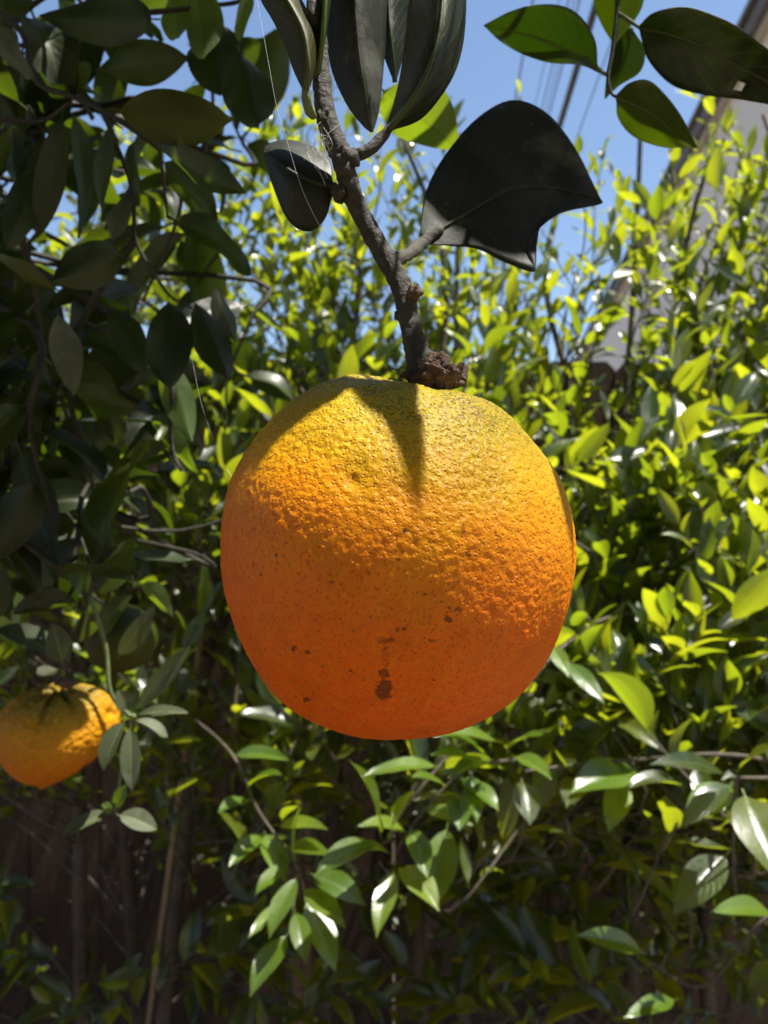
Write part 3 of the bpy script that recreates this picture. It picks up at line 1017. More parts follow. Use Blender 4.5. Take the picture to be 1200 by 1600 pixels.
# --- leaves on the hanging branch (outline, size and depth of each)
S = M['citrus_sooty']
big_leaf = [[(655, 371, .206), (660, 377, .205), (668, 382, .205)],
            [(664, 305, .214), (702, 350, .209), (706, 384, .206)],
            [(690, 250, .222), (748, 322, .213), (746, 389, .205)],
            [(742, 188, .229), (792, 298, .216), (790, 410, .202)],
            [(800, 157, .233), (834, 293, .219), (836, 424, .200)],
            [(858, 180, .231), (872, 297, .219), (822, 385, .205)],
            [(906, 245, .225), (910, 305, .216), (868, 337, .210)],
            [(938, 312, .216), (941, 317, .214), (936, 320, .213)]]
big_leaf = [[(x, y, d + .046) for x, y, d in r] for r in big_leaf]
tag(loft_leaf(tree, big_leaf, S, 40, 24), 'broad blackish curled leaf with a grey patch of dust and light')
tube('petiole', [P(604, 414, .205), P(622, 404, .208), P(640, 396, .222), P(655, 383, .247), P(690, 357, .2535)], [.0026, .0021, .0019, .0021, .0013], M['bark'], tree, 10, 24, .3)
tag(loft_leaf(tree, [[(519, 283, .209), (523, 290, .208), (520, 300, .209)], [(515, 250, .214), (500, 288, .207), (508, 342, .209)], [(490, 230, .219), (470, 276, .206), (482, 362, .210)],
                 [(455, 220, .222), (445, 262, .207), (452, 346, .212)], [(430, 222, .222), (426, 248, .211), (430, 300, .215)], [(414, 230, .219), (412, 236, .217), (414, 248, .217)]], S), 'folded dark leaf with a reddish-brown lower half')
tube('petiole', [P(534, 308, .2065), P(526, 300, .2075), P(522, 288, .208)], [.0024, .0016, .0009], M['bark'], tree, 8, 10, .4)
tag(loft_leaf(tree, [[(472, 138, .2), (478, 142, .199), (484, 138, .2)], [(459, 110, .203), (482, 104, .197), (496, 92, .2045)], [(445, 70, .205), (476, 55, .197), (498, 62, .207)],
                 [(425, 30, .208), (456, 12, .199), (488, 35, .212)], [(408, 0, .210), (432, -25, .202), (468, -6, .214)], [(396, -40, .212), (412, -62, .206), (438, -46, .214)]], M['citrus_olive']), 'curled olive leaf with a bright lime rim')
tube('petiole', [P(478, 136, .1995), P(479, 155, .2), P(483, 172, .2015), P(490, 182, .204)], [.0011, .0014, .0014, .0010], M['green_twig'], tree, 10, 16, .1)
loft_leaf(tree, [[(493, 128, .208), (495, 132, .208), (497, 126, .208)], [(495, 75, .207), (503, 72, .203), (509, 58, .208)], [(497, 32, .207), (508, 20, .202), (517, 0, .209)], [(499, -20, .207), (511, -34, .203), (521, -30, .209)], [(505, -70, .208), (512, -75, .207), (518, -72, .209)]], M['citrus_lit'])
loft_leaf(tree, [[(540, -120, .228), (548, -122, .227), (558, -120, .228)], [(506, -50, .230), (552, -55, .222), (600, -45, .232)], [(508, 40, .230), (556, 30, .221), (603, 38, .232)], [(517, 105, .230), (562, 95, .222), (599, 108, .231)],
                 [(540, 160, .229), (572, 155, .224), (593, 166, .229)], [(566, 195, .228), (578, 194, .226), (587, 192, .228)], [(578, 206, .227), (580, 207, .227), (583, 206, .227)]], S)
tube('petiole', [P(548, -122, .2275), P(530, -150, .22), P(500, -140, .213)], [.0011, .0013, .0016], M['bark'], tree, 8, 12)
tag(loft_leaf(tree, [[(601, 207, .208), (604, 209, .2075), (608, 206, .208)], [(613, 170, .212), (640, 164, .203), (660, 184, .211)], [(624, 125, .216), (668, 112, .201), (702, 130, .214)], [(634, 60, .219), (685, 58, .201), (722, 75, .217)],
                 [(640, 0, .221), (692, -5, .203), (728, 5, .219)], [(650, -60, .222), (694, -70, .207), (724, -62, .220)], [(680, -140, .218), (690, -146, .217), (698, -140, .218)]], M['citrus']), 'long folded leaf with one dark green half and one blackish half')
tube('petiole', [P(541, 244, .2062), P(562, 241, .206), P(580, 232, .2065), P(597, 214, .2075), P(612, 196, .2065)], [.0018, .0018, .0018, .0017, .0009], M['bark'], tree, 8, 16, .15)
loft_leaf(tree, [[(614, 126, .236), (617, 130, .236), (620, 126, .236)], [(597, 80, .238), (612, 76, .233), (630, 85, .238)], [(580, 30, .240), (608, 22, .233), (636, 30, .240)], [(571, -20, .241), (605, -34, .235), (642, -22, .241)], [(596, -95, .240), (604, -98, .239), (612, -95, .240)]], M['citrus'])
tube('petiole', [P(604, -98, .2395), P(580, -130, .23), P(500, -120, .213)], [.0011, .0013, .0016], M['bark'], tree, 8, 12)

# --- sprig against the sky on the other side
CL = M['citrus_lit']


def tilt(rows, a):
    """blade turned about its midrib: upper margin towards us by a, lower margin away"""
    return [[(r[0][0], r[0][1], r[1][2] - a), r[1], (r[2][0], r[2][1], r[1][2] + a)] if abs(r[0][1] - r[2][1]) + abs(r[0][0] - r[2][0]) > 22 else r for r in rows]


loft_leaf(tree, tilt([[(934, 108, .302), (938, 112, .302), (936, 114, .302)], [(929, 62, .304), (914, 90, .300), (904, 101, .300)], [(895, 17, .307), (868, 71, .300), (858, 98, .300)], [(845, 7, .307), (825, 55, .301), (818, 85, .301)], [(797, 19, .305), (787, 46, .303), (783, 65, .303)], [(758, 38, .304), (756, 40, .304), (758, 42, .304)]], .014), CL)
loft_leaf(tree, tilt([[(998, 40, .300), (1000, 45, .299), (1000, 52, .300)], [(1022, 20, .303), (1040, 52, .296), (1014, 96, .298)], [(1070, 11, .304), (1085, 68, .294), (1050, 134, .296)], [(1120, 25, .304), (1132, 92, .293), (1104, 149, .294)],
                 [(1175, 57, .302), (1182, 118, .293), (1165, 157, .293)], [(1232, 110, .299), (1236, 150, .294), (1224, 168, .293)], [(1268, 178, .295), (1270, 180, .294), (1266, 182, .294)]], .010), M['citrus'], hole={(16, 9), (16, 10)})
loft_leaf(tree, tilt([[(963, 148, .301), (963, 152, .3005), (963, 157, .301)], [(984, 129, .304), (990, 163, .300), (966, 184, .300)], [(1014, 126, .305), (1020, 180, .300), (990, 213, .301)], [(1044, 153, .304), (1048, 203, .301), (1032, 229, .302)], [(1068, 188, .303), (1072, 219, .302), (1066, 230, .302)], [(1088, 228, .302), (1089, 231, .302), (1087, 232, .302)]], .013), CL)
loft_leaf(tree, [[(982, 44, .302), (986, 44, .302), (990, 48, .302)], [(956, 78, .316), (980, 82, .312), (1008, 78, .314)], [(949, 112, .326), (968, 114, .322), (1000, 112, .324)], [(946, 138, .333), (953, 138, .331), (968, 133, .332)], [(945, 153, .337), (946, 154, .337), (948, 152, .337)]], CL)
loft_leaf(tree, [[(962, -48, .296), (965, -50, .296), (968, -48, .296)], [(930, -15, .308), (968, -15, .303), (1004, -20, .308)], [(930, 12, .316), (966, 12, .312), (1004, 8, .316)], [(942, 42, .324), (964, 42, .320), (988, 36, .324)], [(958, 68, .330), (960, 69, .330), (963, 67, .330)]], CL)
tube('twig', [P(1010, -330, .30), P(985, -180, .30), P(968, -50, .302), P(964, 20, .302), (P(957, 80, .3015)), P(950, 118, .3015), P(955, 145, .301), P(966, 153, .3005)], [.0028, .0022, .0014, .0010, .0009, .0008, .0006, .0005], M['bark'], tree, 8, 40, .1)
tube('petiole', [P(964, 20, .302), P(980, 30, .301), P(1003, 46, .299)], [.0008, .0008, .0006], M['green_twig'], tree, 6, 8)
tube('petiole', [P(953, 112, .3015), P(946, 116, .302), P(934, 108, .302)], [.0008, .0008, .0006], M['green_twig'], tree, 6, 8)
pz = P(1010, -330, .30)
lz = min(limb_pts, key=lambda q: (q - pz).length)
tube('twig', [lz, lz.lerp(pz, .5) + Vector((0, 0, .04)), pz, P(985, -180, .30)], [.006, .004, .003, .0022], M['bark'], tree, 8, 24, .1)

# lit leaf glowing behind the forked stalk
set_leaf(tree, 1.0, (588, 135, .32), (712, 232, .35), 110, CL, (.2, .7, .8), .5, 12, .03)
# --- shaded leaves of the inner crown
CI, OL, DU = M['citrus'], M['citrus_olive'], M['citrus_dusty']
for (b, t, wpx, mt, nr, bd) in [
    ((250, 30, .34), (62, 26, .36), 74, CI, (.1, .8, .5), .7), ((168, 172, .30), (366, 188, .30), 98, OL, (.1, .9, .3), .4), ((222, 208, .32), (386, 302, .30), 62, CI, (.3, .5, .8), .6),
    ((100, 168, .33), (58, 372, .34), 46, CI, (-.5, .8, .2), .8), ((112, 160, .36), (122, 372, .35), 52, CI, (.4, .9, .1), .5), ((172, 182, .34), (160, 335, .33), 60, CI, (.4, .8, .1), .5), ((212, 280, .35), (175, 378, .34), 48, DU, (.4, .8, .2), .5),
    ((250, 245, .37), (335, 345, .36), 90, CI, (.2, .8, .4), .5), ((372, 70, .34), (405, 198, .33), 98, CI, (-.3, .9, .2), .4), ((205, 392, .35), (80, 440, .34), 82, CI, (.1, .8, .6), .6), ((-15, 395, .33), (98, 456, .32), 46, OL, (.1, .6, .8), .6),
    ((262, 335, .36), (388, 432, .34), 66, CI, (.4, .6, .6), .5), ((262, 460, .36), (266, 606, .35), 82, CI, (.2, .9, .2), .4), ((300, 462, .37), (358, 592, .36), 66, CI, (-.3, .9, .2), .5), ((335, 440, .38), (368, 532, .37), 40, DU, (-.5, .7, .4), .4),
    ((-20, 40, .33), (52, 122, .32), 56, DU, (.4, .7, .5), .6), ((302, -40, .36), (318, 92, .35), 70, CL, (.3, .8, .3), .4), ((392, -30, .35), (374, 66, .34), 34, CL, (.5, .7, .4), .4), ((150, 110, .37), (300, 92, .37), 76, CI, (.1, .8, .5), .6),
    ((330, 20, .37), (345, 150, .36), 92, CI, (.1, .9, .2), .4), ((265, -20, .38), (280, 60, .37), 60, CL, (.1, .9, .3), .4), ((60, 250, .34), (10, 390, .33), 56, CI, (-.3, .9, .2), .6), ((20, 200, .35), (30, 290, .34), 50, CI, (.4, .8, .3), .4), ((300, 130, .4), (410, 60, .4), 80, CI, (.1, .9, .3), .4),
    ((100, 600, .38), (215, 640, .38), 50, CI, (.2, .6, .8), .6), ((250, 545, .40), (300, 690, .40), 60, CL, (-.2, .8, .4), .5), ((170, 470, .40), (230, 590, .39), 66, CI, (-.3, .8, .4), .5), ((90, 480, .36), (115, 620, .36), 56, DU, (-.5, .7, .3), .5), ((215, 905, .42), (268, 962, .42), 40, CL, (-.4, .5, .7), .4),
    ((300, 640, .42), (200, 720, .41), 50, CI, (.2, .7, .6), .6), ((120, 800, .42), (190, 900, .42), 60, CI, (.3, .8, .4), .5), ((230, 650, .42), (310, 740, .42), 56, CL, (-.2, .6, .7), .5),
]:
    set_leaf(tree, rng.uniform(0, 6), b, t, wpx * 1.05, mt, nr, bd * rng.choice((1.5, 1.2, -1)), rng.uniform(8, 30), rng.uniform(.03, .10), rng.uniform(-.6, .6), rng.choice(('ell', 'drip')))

tw = [([(-60, -20, .37), (30, 45, .36), (55, 125, .35), (110, 150, .34), (160, 172, .33), (215, 208, .32), (250, 235, .33)], .0016),
      ([(-30, 180, .36), (60, 190, .36), (110, 160, .345)], .0014), ([(160, 172, .33), (205, 290, .345), (212, 375, .35), (240, 425, .355), (265, 462, .36), (300, 482, .365)], .0011),
      ([(250, 235, .33), (262, 340, .355)], .001), ([(230, 20, .36), (320, 10, .365), (390, -10, .36), (420, -120, .35)], .0013),
      ([(212, 375, .35), (130, 500, .40), (110, 620, .41), (140, 740, .42), (160, 820, .43), (140, 930, .45), (110, 1010, .46), (104, 1062, .462)], .0018),
      ([(130, 500, .40), (230, 560, .41), (290, 640, .42)], .0011), ([(160, 820, .43), (215, 900, .425)], .001), ([(140, 930, .45), (165, 945, .52), (172, 948, .55)], .0012)]
for pts, r in tw:
    q = [P(*p) for p in pts]
    tube('twig', q, list(np.linspace(r * 1.0, r * .55, len(q))), M['bark'], tree, 7, max(8, 5 * len(q)), .25)
for pt in ((-60, -20, .37), (-30, 180, .36), (420, -120, .35)):
    q = P(*pt); s0 = min(limb_pts, key=lambda a: (a - q).length)
    tube('twig', [s0, s0.lerp(q, .5) + Vector((0, 0, .02)), q], [.006, .004, .0022], M['bark'], tree, 7, 12, .15)

# --- dusty leaves round the small orange
for (b, t, wpx, mt, nr, bd) in [
    ((212, 1112, .46), (296, 1010, .45), 32, DU, (.5, -.5, .6), .4), ((210, 1118, .46), (294, 1114, .45), 24, DU, (0, -.6, .8), .5), ((200, 1112, .46), (184, 1078, .455), 32, DU, (.3, -.7, .5), .3), ((196, 1122, .455), (162, 1204, .445), 42, DU, (-.3, -.8, .5), .4),
    ((204, 1128, .455), (206, 1236, .445), 34, DU, (.2, -.9, .4), .4), ((208, 1124, .46), (262, 1152, .46), 30, DU, (0, -.4, .9), .5), ((178, 1268, .48), (96, 1308, .47), 30, DU, (-.1, -.6, .8), .6), ((182, 1272, .48), (245, 1296, .48), 36, DU, (.1, -.6, .8), .6), ((178, 1264, .48), (198, 1226, .475), 24, CL, (.2, -.7, .5), .4), ((176, 1268, .48), (158, 1258, .475), 20, CL, (0, -.5, .8), .3),
    ((100, 1030, .47), (-10, 985, .46), 52, DU, (-.2, -.5, .8), .7), ((98, 1040, .46), (82, 975, .45), 44, DU, (.4, -.8, .4), .5), ((182, 1030, .50), (240, 946, .49), 36, DU, (.6, -.6, .4), .5), ((90, 1045, .48), (60, 1062, .47), 40, CI, (0, -.4, .9), .4), ((150, 1000, .52), (205, 930, .51), 46, CI, (.2, -.6, .6), .5), ((165, 1236, .48), (122, 1248, .48), 24, CI, (0, .5, .9), .4),
    ((110, 1010, .46), (150, 960, .45), 36, CI, (.3, .6, .6), .5), ((120, 960, .46), (60, 900, .45), 60, CI, (.1, .8, .5), .5), ((140, 930, .45), (205, 880, .45), 50, CI, (.2, .7, .6), .5), ((130, 940, .45), (20, 960, .44), 54, CI, (0, .7, .7), .6)]:
    set_leaf(tree, rng.uniform(0, 6), b, t, wpx, mt, nr, bd, rng.uniform(12, 26), .02, rng.uniform(-.2, .2))
tube('twig', [P(140, 930, .45), P(165, 1010, .455), P(172, 1080, .455), P(200, 1116, .46), P(210, 1126, .46), P(190, 1200, .475), P(180, 1270, .48)], [.0016, .0014, .0014, .0015, .0013, .001, .0008], M['green_twig'], tree, 7, 36, .15)

# --- random sprays filling the crown, and the crown above the frame that shades it
crn = random.Random(11)
cit_leaves = []
TV, TF = [], []


def in_tube(p, c, rad):
    q = p - c
    t = q.dot(SUN)
    return t > -.02 and (q - SUN * t).length < rad


KEEP_LIT = [(ORC, .060), (Vector(C2) + Vector((.012, 0, 0)), .03), (P(230, 1130, .455), .03), (P(180, 1270, .48), .022), (P(650, 180, .335), .03), (P(850, 60, .30), .035), (P(1000, 160, .30), .04), (P(470, 60, .205), .016), (P(600, 1300, .66), .085), (P(450, 1420, .68), .075), (P(1090, 1215, .66), .07)]


def spray(tip, dv, L, nl, ls, join):
    base = tip - dv * L
    mid = tip.lerp(base, .5) + rand_dir(crn) * .02
    s0 = min(limb_pts, key=lambda a: (a - base).length)
    path = [Vector(p) for p in catmull([s0, s0.lerp(base, .5) + rand_dir(crn) * .03, base, mid, tip], 15)]
    okp = True
    for p in path:
        if p.y > 0.05:
            x, y = PX(p)
            if x > 430 and -20 < y < 1700: okp = False
            if p.y < .62 and -40 < x < 310 and 990 < y < 1330: okp = False
        elif p.y > -.4 and abs(p.x) < .25 and p.z < 1.75: okp = False
    if any(in_tube(p, ORC, .064) for p in path): okp = False
    if not okp: return
    v, f = tube_arrays(path, list(np.linspace(.003, .0009, 15)), 5)
    o = len(TV); TV.extend(v); TF.extend([tuple(k + o for k in ff) for ff in f])
    sp = [Vector(p) for p in catmull([base, mid, tip], 9)]
    for k in range(nl):
        t = (k + .6) / nl
        u = min(t, .999) * 8; a = int(u)
        p = sp[a].lerp(sp[a + 1], u - a)
        tan = (sp[a + 1] - sp[a]).normalized()
        o1 = tan.orthogonal().normalized(); o2 = tan.cross(o1)
        an = k * 2.4 + L * 50
        lat = o1 * math.cos(an) + o2 * math.sin(an)
        ld = (tan * .5 + lat * .9 + Vector((0, 0, -.35)) + rand_dir(crn) * .3).normalized()
        nrm = Vector((0, 0, 1)) + rand_dir(crn) * .6 - lat * .2
        sz = ls * crn.uniform(.7, 1.15)
        c = p + ld * sz * .55
        bad = False
        for (cc, rad) in KEEP_LIT:
            if in_tube(c, cc, rad + .02): bad = True
        for q in (c, p + ld * sz):
            if q.y > .06:
                x, y = PX(q)
                if q.y < .30 and -10 < x < 1210 and -10 < y < 1610: bad = True
                if q.y < .60 and x > 345 and y > -30: bad = True
                if q.y < .62 and -60 < x < 310 and 985 < y < 1330: bad = True
            elif q.y > -.35 and q.z < 1.7: bad = True
        if bad: continue
        cit_leaves.append((leaf_matrix(p, ld, nrm, sz), sz, min(.99, max(0, crn.gauss(.4, .25))), crn.randrange(len(CIT_V))))


CROWN_MAP = ["1111000", "2111000", "1111000", "1101000", "1111000", "2121000", "3221000", "3221000", "2210000", "2110000"]   # 100 px cells, rows from y = 0
for j, row in enumerate(CROWN_MAP):
    cells = [(i, int(ch)) for i, ch in enumerate(row)] + [(-1, int(row[0])), (-2, int(row[0]))]
    for i, cnt in cells:
        for q in range(cnt):
            d = crn.uniform(.38, .72)
            tip = P(i * 100 + crn.uniform(0, 100), j * 100 + crn.uniform(0, 100), d)
            dv = (Vector((crn.uniform(-.2, 1), crn.uniform(-.8, .6), crn.uniform(-.9, .4)))).normalized()
            spray(tip, dv, crn.uniform(.07, .14), crn.randrange(4, 7), crn.uniform(.05, .08), None)
# unseen crown above and behind the camera, added to block sky light
for k in range(1000):
    tip = Vector((crn.uniform(-1.25, .12), crn.uniform(.0, 1.0), crn.uniform(1.82, 2.45)))
    if k >= 85: tip = Vector((crn.uniform(-1.3, .75), crn.uniform(-1.0, .35), crn.uniform(1.85, 2.5)))
    if k >= 740: tip = Vector((crn.uniform(-.2, 1.3), crn.uniform(-1.2, .15), crn.uniform(1.75, 2.6)))
    elif k >= 520: tip = Vector((crn.uniform(-1.4, .8), crn.uniform(-1.25, -.5), crn.uniform(1.0, 2.3)))
    if tip.y > .06 and PX(tip)[1] > -60 and PX(tip)[0] > -100: continue
    dv = (Vector((crn.uniform(-.6, .8), crn.uniform(-.8, .6), crn.uniform(-.6, .6)))).normalized()
    spray(tip, dv, crn.uniform(.08, .16), crn.randrange(5, 9), crn.uniform(.06, .085), None)
o = link('twig', mesh_py('twig', TV, TF), tree, M['bark'])
o['kind'] = 'stuff'
place_leaves(cit_leaves, tree, CIT_V, CIT_ME, M['citrus'], limit=220)


# --- unseen leaves added above the frame to cast shadows on fruit and leaves
def shade_leaf(tip_px, base_px, ext, width, t, side=(0, 0, 0), kind='ell'):
    a, b = surf(*tip_px), surf(*base_px)
    ax = (b - a)
    tip = a + SUN * t + Vector(side)
    base = a + ax * ext + SUN * t + Vector(side)
    L = (tip - base).length
    v, f, uv = leaf_variant(1, width / L, .3, R(8), .02, 0, kind, 18, 4, 1.0, .1)
    m = leaf_matrix(base, tip - base, SUN + Vector((0, 0, .2)), L / 1.1)
    mm = np.array(m)
    me = mesh_np('leaf', v @ mm[:3, :3].T + mm[:3, 3], f, uv)
    link('leaf', me, tree, CI)
    s0 = min(limb_pts, key=lambda q: (q - base).length)
    tube('twig', [base, base.lerp(s0, .3) + Vector((0, .01, .03)), s0], [.0009, .0018, .004], M['bark'], tree, 6, 14)


def shade_at(c, along, L, width, t):
    m = c + SUN * t
    base, tip = m - Vector(along) * L * .5, m + Vector(along) * L * .5
    v, f, uv = leaf_variant(1, width / L, .3, R(6), .02, 0, 'ell', 14, 4, 1.0, .1)
    mm = np.array(leaf_matrix(base, tip - base, SUN, L / 1.1))
    link('leaf', mesh_np('leaf', v @ mm[:3, :3].T + mm[:3, 3], f, uv), tree, CI)
    s0 = min(limb_pts, key=lambda q: (q - base).length)
    tube('twig', [base, base.lerp(s0, .3) + Vector((0, .01, .03)), s0], [.0009, .0018, .004], M['bark'], tree, 6, 14)


shade_at(P(770, 278, .272), (1, 0, 0), .088, .044, .21)  # unseen leaves added to shade the curled leaf and the small orange
shade_at(P(60, 1085, .44), (1, .3, 0), .07, .034, .17)
shade_at(P(855, 280, .268), (1, .2, 0), .08, .046, .235)
from mathutils.bvhtree import BVHTree
_pm = me_big
_bvh = BVHTree.FromPolygons([v.co.copy() for v in _pm.vertices], [tuple(p.vertices) for p in _pm.polygons])


def on_peel(px, py, out=0.0):
    o = Vector((0, 0, CAM_Z))
    d = (P(px, py, 1.0) - o).normalized()
    h = _bvh.ray_cast(o, d)
    p = h[0] if h[0] is not None else _bvh.find_nearest(P(px, py, OD))[0]
    if out:
        p = p + (p - ORC).normalized() * out
    return p


def shadow_leaf(rows, t, join):
    """crown leaf standing up-sun of the fruit; rows of (px, py, outward) on the peel that it shades"""
    W = np.array([[tuple(on_peel(*c) + SUN * (t + .004 * k)) for c in r] for k, r in enumerate(rows)])
    nu, nv = 26, 10
    rs = np.stack([catmull(W[:, c], nu) for c in range(W.shape[1])], 1)
    gr = np.stack([catmull(rs[i], nv) for i in range(nu)], 0)
    UV = np.array([(i / (nu - 1), j / (nv - 1)) for i in range(nu) for j in range(nv)])
    F = [(i * nv + j, i * nv + j + 1, (i + 1) * nv + j + 1, (i + 1) * nv + j) for i in range(nu - 1) for j in range(nv - 1)]
    o = link('leaf', mesh_np('leaf', gr.reshape(-1, 3), F, UV), tree, M['citrus_sooty'])
    b = Vector(gr[0, nv // 2]) if join == 0 else Vector(gr[-1, nv // 2])
    q = b + Vector((-.02, .12, .05))
    s0 = min(limb_pts, key=lambda a: (a - q).length)
    tube('twig', [b, b.lerp(q, .5) + Vector((0, 0, .01)), q, s0], [.0008, .0011, .0016, .004], M['bark'], tree, 6, 18)


shadow_leaf([[(500, 600, .004), (575, 592, .002), (640, 596, 0)], [(552, 616, 0), (605, 616, 0), (652, 620, 0)], [(592, 650, 0), (628, 650, 0), (659, 650, 0)], [(614, 690, 0), (640, 690, 0), (662, 690, 0)],
             [(630, 735, 0), (646, 735, 0), (661, 735, 0)], [(641, 775, 0), (649, 775, 0), (657, 775, 0)], [(650, 808, 0), (652, 810, 0), (654, 808, 0)]], .20, 0)
shadow_leaf([[(548, 588, .003), (552, 590, .002), (556, 594, 0)], [(500, 600, .010), (515, 605, .003), (532, 618, 0)], [(440, 640, .012), (455, 645, .002), (474, 655, 0)], [(395, 690, .012), (412, 692, .002), (428, 695, 0)],
             [(365, 745, .010), (380, 745, 0), (396, 745, 0)], [(350, 800, .006), (358, 795, 0), (370, 790, 0)], [(347, 825, 0), (350, 826, 0), (353, 826, 0)]], .21, 0)
shadow_leaf([[(735, 606, 0), (740, 604, .003), (745, 604, .005)], [(790, 638, 0), (800, 645, .002), (805, 650, .008)], [(838, 692, 0), (850, 700, .002), (853, 705, .010)], [(866, 745, 0), (874, 750, .002), (878, 755, .010)], [(881, 800, 0), (887, 800, .002), (890, 800, .008)], [(890, 850, 0), (893, 850, 0), (895, 850, .002)]], .22, 0)

# ------------------------------------------------------------------ sunlit shrub sprigs below the orange
SL = M['shrub']
for (b, t, wpx, nr, bd) in [
    ((596, 1312, .66), (546, 1188, .64), 46, (.5, -.7, .5), .5), ((690, 1196, .66), (565, 1214, .64), 36, (.1, -.4, .9), .6), ((606, 1318, .66), (648, 1236, .65), 46, (-.4, -.8, .4), .4), ((590, 1316, .66), (492, 1368, .64), 46, (-.1, -.5, .9), .8), ((618, 1352, .66), (588, 1466, .64), 42, (-.1, -.9, .4), .4),
    ((620, 1350, .67), (686, 1424, .65), 54, (.3, -.8, .6), .7), ((722, 1240, .68), (717, 1298, .67), 46, (0, -.95, .3), .3), ((700, 1285, .70), (676, 1420, .69), 62, (.1, -.9, .3), .4),
    ((466, 1366, .68), (420, 1468, .66), 42, (-.2, -.8, .6), .5), ((452, 1455, .67), (390, 1558, .65), 48, (-.2, -.85, .5), .5), ((455, 1408, .69), (388, 1466, .68), 30, (-.3, -.7, .6), .6), ((460, 1420, .67), (478, 1506, .66), 38, (.3, -.85, .4), .4), ((475, 1400, .70), (524, 1518, .69), 56, (.4, -.8, .2), .4),
    ((480, 1362, .69), (572, 1416, .69), 50, (.2, -.6, .8), .6), ((462, 1350, .70), (470, 1262, .70), 40, (-.2, -.8, .5), .4), ((415, 1300, .72), (358, 1354, .71), 38, (-.3, -.7, .6), .4), ((412, 1298, .73), (446, 1378, .72), 46, (.2, -.9, .3), .4), ((430, 1290, .72), (512, 1296, .71), 36, (.1, -.5, .8), .5), ((745, 1190, .66), (672, 1180, .65), 30, (0, -.4, .9), .5), ((785, 1160, .67), (676, 1150, .65), 40, (0, -.5, .9), .6), ((360, 1180, .72), (452, 1188, .71), 34, (0, -.4, .9), .5), ((440, 1282, .73), (468, 1258, .72), 30, (.3, -.7, .5), .4),
    ((760, 1180, .68), (690, 1150, .66), 34, (0, -.5, .9), .5), ((770, 1186, .68), (700, 1215, .66), 34, (0, -.5, .9), .6), ((790, 1170, .70), (850, 1148, .68), 36, (.1, -.5, .9), .4), ((800, 1180, .70), (862, 1218, .69), 38, (.1, -.5, .9), .5), ((640, 1290, .67), (668, 1372, .66), 44, (.2, -.8, .5), .4),
    ((660, 1262, .68), (740, 1290, .68), 40, (.2, -.6, .8), .5), ((640, 1300, .68), (560, 1290, .68), 40, (-.2, -.6, .8), .5), ((615, 1335, .67), (548, 1330, .66), 36, (-.2, -.5, .9), .7), ((700, 1230, .69), (640, 1215, .68), 34, (0, -.6, .8), .5), ((455, 1345, .70), (398, 1400, .70), 34, (-.3, -.6, .7), .5), ((470, 1385, .69), (540, 1452, .68), 44, (.3, -.7, .5), .5), ((440, 1325, .71), (520, 1340, .70), 40, (.2, -.5, .9), .5), ((720, 1215, .69), (780, 1268, .68), 44, (.3, -.7, .6), .5), ((395, 1250, .73), (340, 1270, .72), 34, (-.2, -.5, .9), .5), ((385, 1230, .73), (440, 1210, .72), 34, (.2, -.5, .9), .5), ((735, 1205, .69), (745, 1285, .68), 40, (.1, -.8, .5), .4)]:
    t = (t[0], t[1], t[2] - .032)
    nr = (nr[0] * .7, -.5, .95)
    set_leaf(shrub_mid, rng.uniform(0, 6), b, t, wpx * 1.08, M['shrub_young'], nr, bd, rng.uniform(10, 24), .03, rng.uniform(-.25, .25), 'drip')
for pts, r in [([(960, 1165, 1.0), (850, 1182, .78), (745, 1196, .68), (690, 1235, .668), (645, 1290, .662), (620, 1330, .66), (618, 1352, .66)], .0011), ([(300, 1120, 1.1), (360, 1175, .74), (400, 1260, .72), (440, 1318, .70), (468, 1362, .69), (475, 1400, .70)], .0011), ([(745, 1196, .68), (722, 1240, .68), (702, 1288, .70)], .0009), ([(468, 1362, .69), (458, 1420, .672), (452, 1458, .67)], .0009)]:
    q = [P(*p) for p in pts]
    tube('twig', q, list(np.linspace(r * 1.4, r * .7, len(q))), M['shrub_twig'], shrub_mid, 7, 30, .15)
for (b, t, wpx, nr, bd) in [
    ((1140, 1212, .66), (1015, 1194, .64), 44, (0, -.5, .9), .6), ((1160, 1232, .64), (1215, 1380, .60), 92, (-.3, -.85, .3), .4), ((1146, 1220, .67), (1062, 1296, .66), 46, (-.1, -.8, .5), .5), ((1148, 1225, .68), (1070, 1280, .68), 60, (-.2, -.8, .4), .5), ((1140, 1330, .70), (1052, 1430, .69), 66, (-.2, -.9, .3), .4), ((1210, 1425, .68), (1110, 1425, .66), 40, (0, -.5, .8), .5), ((1150, 1205, .67), (1215, 1165, .66), 40, (.1, -.6, .7), .4),
    ((880, 1030, .72), (945, 1100, .70), 34, (-.2, -.5, .8), .5), ((860, 1005, .72), (890, 1060, .71), 30, (-.4, -.5, .8), .4), ((790, 1125, .72), (850, 1040, .70), 56, (.3, -.9, .3), .4), ((905, 1215, .75), (885, 1262, .73), 50, (0, -.8, .5), .4), ((1000, 1200, .76), (890, 1240, .74), 74, (0, -.7, .7), .5), ((975, 1210, .77), (950, 1300, .75), 50, (.2, -.9, .4), .5), ((815, 1215, .72), (828, 1290, .71), 52, (.2, -.8, .5), .6), ((1060, 1560, .75), (975, 1590, .74), 34, (0, -.5, .9), .5), ((1010, 1490, .78), (900, 1462, .77), 44, (0, -.6, .8), .5)]:
    t = (t[0], t[1], t[2] - .03)
    nr = (nr[0] * .7, -.55, .9)
    set_leaf(shrub_right, rng.uniform(0, 6), b, t, wpx * 1.05, M['shrub_young'] if rng.random() < .5 else SL, nr, bd, rng.uniform(8, 20), .03, rng.uniform(-.25, .25), 'drip')
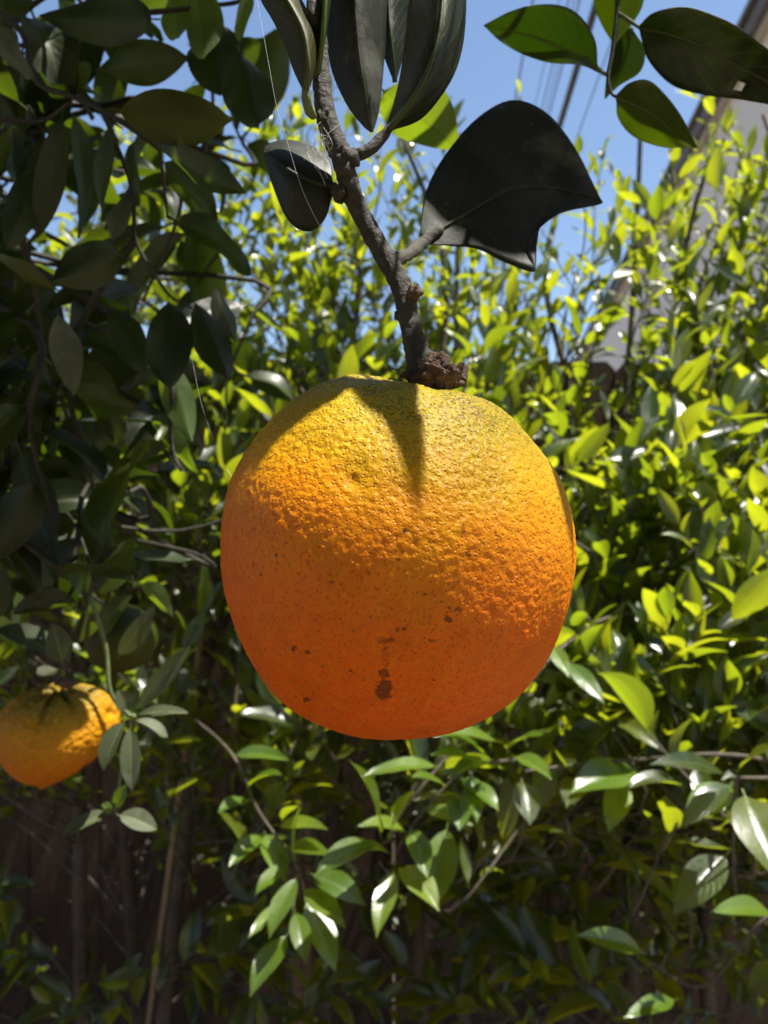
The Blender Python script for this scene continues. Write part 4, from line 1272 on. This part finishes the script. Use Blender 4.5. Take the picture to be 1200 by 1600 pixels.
for pts, r in [([(1290, 1210, .9), (1210, 1215, .70), (1150, 1215, .66)], .0018), ([(1290, 1210, .9), (1150, 1180, .74), (1010, 1186, .75), (900, 1195, .75), (820, 1205, .73)], .0018), ([(1150, 1215, .66), (1145, 1330, .70), (1150, 1400, .70)], .0012), ([(1240, 1000, 1.2), (1000, 960, 1.0), (880, 1010, .74), (800, 1120, .72)], .0016), ([(1300, 1440, .9), (1210, 1425, .70), (1100, 1540, .76), (1010, 1500, .78)], .0014)]:
    q = [P(*p) for p in pts]
    tube('twig', q, list(np.linspace(r * 1.4, r * .7, len(q))), M['shrub_twig'], shrub_right, 7, 30, .15)

# ------------------------------------------------------------------ stakes
st = empty('bamboo_stake', P(262, 1600, 1.30) * 1, 'thin tan bamboo cane leaning among bare stems under the small orange', 'stake')
p0, p1 = P(318, 960, 1.22), P(268, 1330, 1.30)
dirn = (p1 - p0).normalized()
pend = p0 + dirn * ((p0.z - 0.0) / -dirn.z)
st.location = (pend.x, pend.y, 0.0)
n = 60
path = [p0.lerp(pend, i / n) for i in range(n + 1)]
rad = [.0050 + (.0013 if i % 10 == 0 else 0) for i in range(n + 1)]
V, F = tube_arrays(path, rad, 9)
link('cane', mesh_py('cane', V, F), st, M['bamboo'])
q = P(275, 1278, 1.288)
tube('tie', [q + Vector((0, 0, -.006)), q + Vector((0, 0, .006))], [.0095, .0095], M['tie'], st, 10)
ws = empty('wooden_stake', (0, 0, 0), 'upright square wooden stake standing behind the large orange', 'stake')
pc = P(472, 1300, 1.40)
ws.location = (pc.x, pc.y, 0)
for dx, hh in ((-.0085, 1.25), (.0095, 1.20)):
    Vb, Fb = box_arrays((pc.x + dx, pc.y + (.004 if dx > 0 else 0), hh / 2 - .02), (.017, .020, hh))
    link('lath', mesh_py('lath', Vb, Fb, False), ws, M['stake'])
tube('tie', [Vector((pc.x, pc.y, 1.02)), Vector((pc.x, pc.y, 1.035))], [.026, .026], M['tie'], ws, 12)

# ------------------------------------------------------------------ spider silk
silk = [([(398, -20, .19), (420, 100, .188), (432, 165, .187), (447, 215, .187), (470, 290, .188), (495, 345, .188), (512, 372, .19)], 'long strand of spider silk hanging beside the curled olive leaf'),
        ([(300, 560, .24), (312, 620, .24), (328, 672, .24), (345, 715, .235), (362, 745, .225)], 'fine strand of spider silk stretched to the large orange')]
for pts, lab in silk:
    q = [P(*p) for p in pts]
    V, F = tube_arrays([Vector(a) for a in catmull(q, 40)], [.00003] * 40, 4)
    tag(link('silk_strand', mesh_py('silk_strand', V, F), None, M['silk']), lab, 'silk strand')
web = empty('cobweb', P(500, 215, .204), 'small tangled white cobweb clinging to the grey branch', 'cobweb')
wr = random.Random(5)
for k in range(18):
    cx, cy = wr.gauss(498, 9), wr.gauss(218, 12)
    pts = [P(cx + wr.gauss(0, 9), cy + wr.gauss(0, 14) + 8 * i, wr.uniform(.2, .206)) for i in range(3)]
    if k % 5 == 0: pts = [P(512, 190 + 6 * k, .205), P(cx, cy + 20, .203), P(508, 290 - k, .2065)]
    tube('thread', pts, [.000028] * 3, M['silk'], web, 4, 12)
